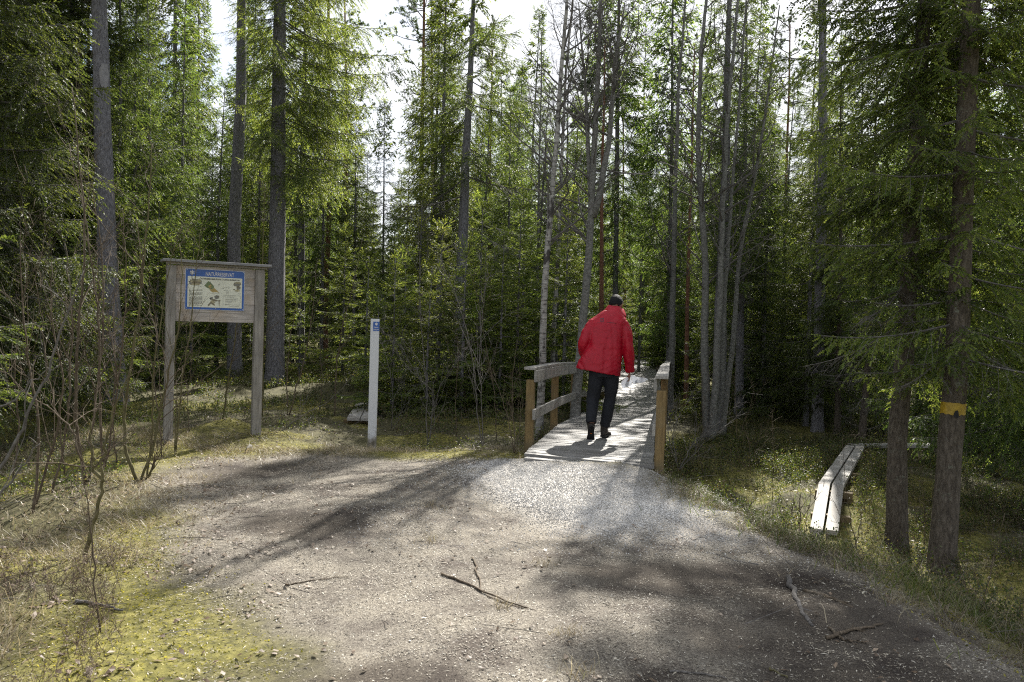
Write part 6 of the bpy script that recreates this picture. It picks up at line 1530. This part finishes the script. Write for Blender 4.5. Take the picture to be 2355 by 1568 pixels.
    # lingonberry and bilberry scrub
    def d_berry(x, y):
        e = np.interp(y, EDGE_Y, EDGE_X); return np.clip((1 - cl(x, y)) * n1(x, y, 0.9, 110) * (.25 + .75 * ((x > e + .4) | (y > 10.2) | (x < -3.4))), 0, 1) * off_built(x, y)
    mb = MB(); x, y = scatter(21000, -14, 14, 3.5, 24, d_berry, rng, .75); x2, y2 = scatter(9000, 1.6, 9, 4.5, 15, lambda x, y: np.clip((x > np.interp(y, EDGE_Y, EDGE_X) + .35) * n1(x, y, .8, 115), 0, 1) * off_built(x, y), rng)
    x = np.concatenate([x, x2]); y = np.concatenate([y, y2]); n = len(x); k = 11
    hgt = rng.uniform(.08, .24, n) * (0.7 + .6 * n1(x, y, 1.6, 112)); z = surf(x, y); S_ = np.stack([x, y, z - .01], 1); up = nrm(np.stack([rng.randn(n) * .3, rng.randn(n) * .3, np.ones(n)], 1))
    st = np.stack([S_, S_ + up * hgt[:, None]], 1); prisms(mb, st, np.full((n, 2), .0016), 1, 3)
    I = np.repeat(np.arange(n), k); f = rng.uniform(.3, 1.05, n * k); C_ = S_[I] + up[I] * (hgt[I] * f)[:, None] + rng.randn(n * k, 3) * .022
    D_ = nrm(rng.randn(n * k, 3) + [0, 0, .2]); l_ = rng.uniform(.014, .026, n * k) * np.where(y[I] > 12, 1.3, 1.0); shoots(mb, C_, D_, nrm(rng.randn(n * k, 3) + [0, 0, .8]), l_, l_ * .38, 0, 0, rng)
    tag(mb.build('berry_scrub', [MAT['berry'], MAT['twig_red']]), 'knee-low glossy berry scrub covering the forest floor', 'berry scrub', None, 'stuff')
    # heather-like brown scrub at the near left
    def d_hea(x, y): return np.clip(sstep((-0.15 - x - .42 * y) / .3) * (y < 5.4) * sstep(0.45 + 2.6 * fbm(x, y, .45, 120)) * (1 - Dd(x, y)), 0, 1)
    mb = MB(); x, y = scatter(1500, -4.5, -.5, 1.5, 5.2, d_hea, rng); n = len(x); S_ = np.stack([x, y, surf(x, y) - .01], 1); D_ = nrm(np.stack([rng.randn(n) * .5, rng.randn(n) * .5, np.ones(n)], 1))
    p1, r1 = vtwigs(mb, S_, D_, rng.uniform(.08, .22, n), .0016, 3, .15, .05, rng, 3); S2, D2, _, _ = spawn(p1, r1, 5, .2, 1, R_(40), rng); p2, r2 = vtwigs(mb, S2, D2, rng.uniform(.03, .08, len(S2)), .0011, 2, .15, .05, rng, 3)
    S3, D3, _, _ = spawn(p2, r2, 3, .1, 1, R_(40), rng); shoots(mb, S3, D3, nrm(rng.randn(len(S3), 3)), rng.uniform(.006, .014, len(S3)), np.full(len(S3), .0022), 0, 0, rng)
    tag(mb.build('heather_scrub', MAT['heather']), 'brown heather-like scrub in the near left corner', 'heather', None, 'stuff')
    # twigs on the forest floor
    mb = MB(); x, y = scatter(2600, -9, 9, 3, 16, lambda x, y: np.clip(1 - cl(x, y) + .06, 0, 1) * off_built(x, y), rng); n = len(x); a = rng.uniform(0, 6.28, n)
    vtwigs(mb, np.stack([x, y, surf(x, y) + .02], 1), np.stack([np.cos(a), np.sin(a), rng.uniform(-.02, .35, n)], 1), rng.uniform(.1, .55, n), .0028, 4, .18, -.03, rng, 3)
    tag(mb.build('twig_litter', MAT['twig']), 'fine dead twigs strewn over the forest floor', 'twigs', None, 'stuff')
ground_cover()
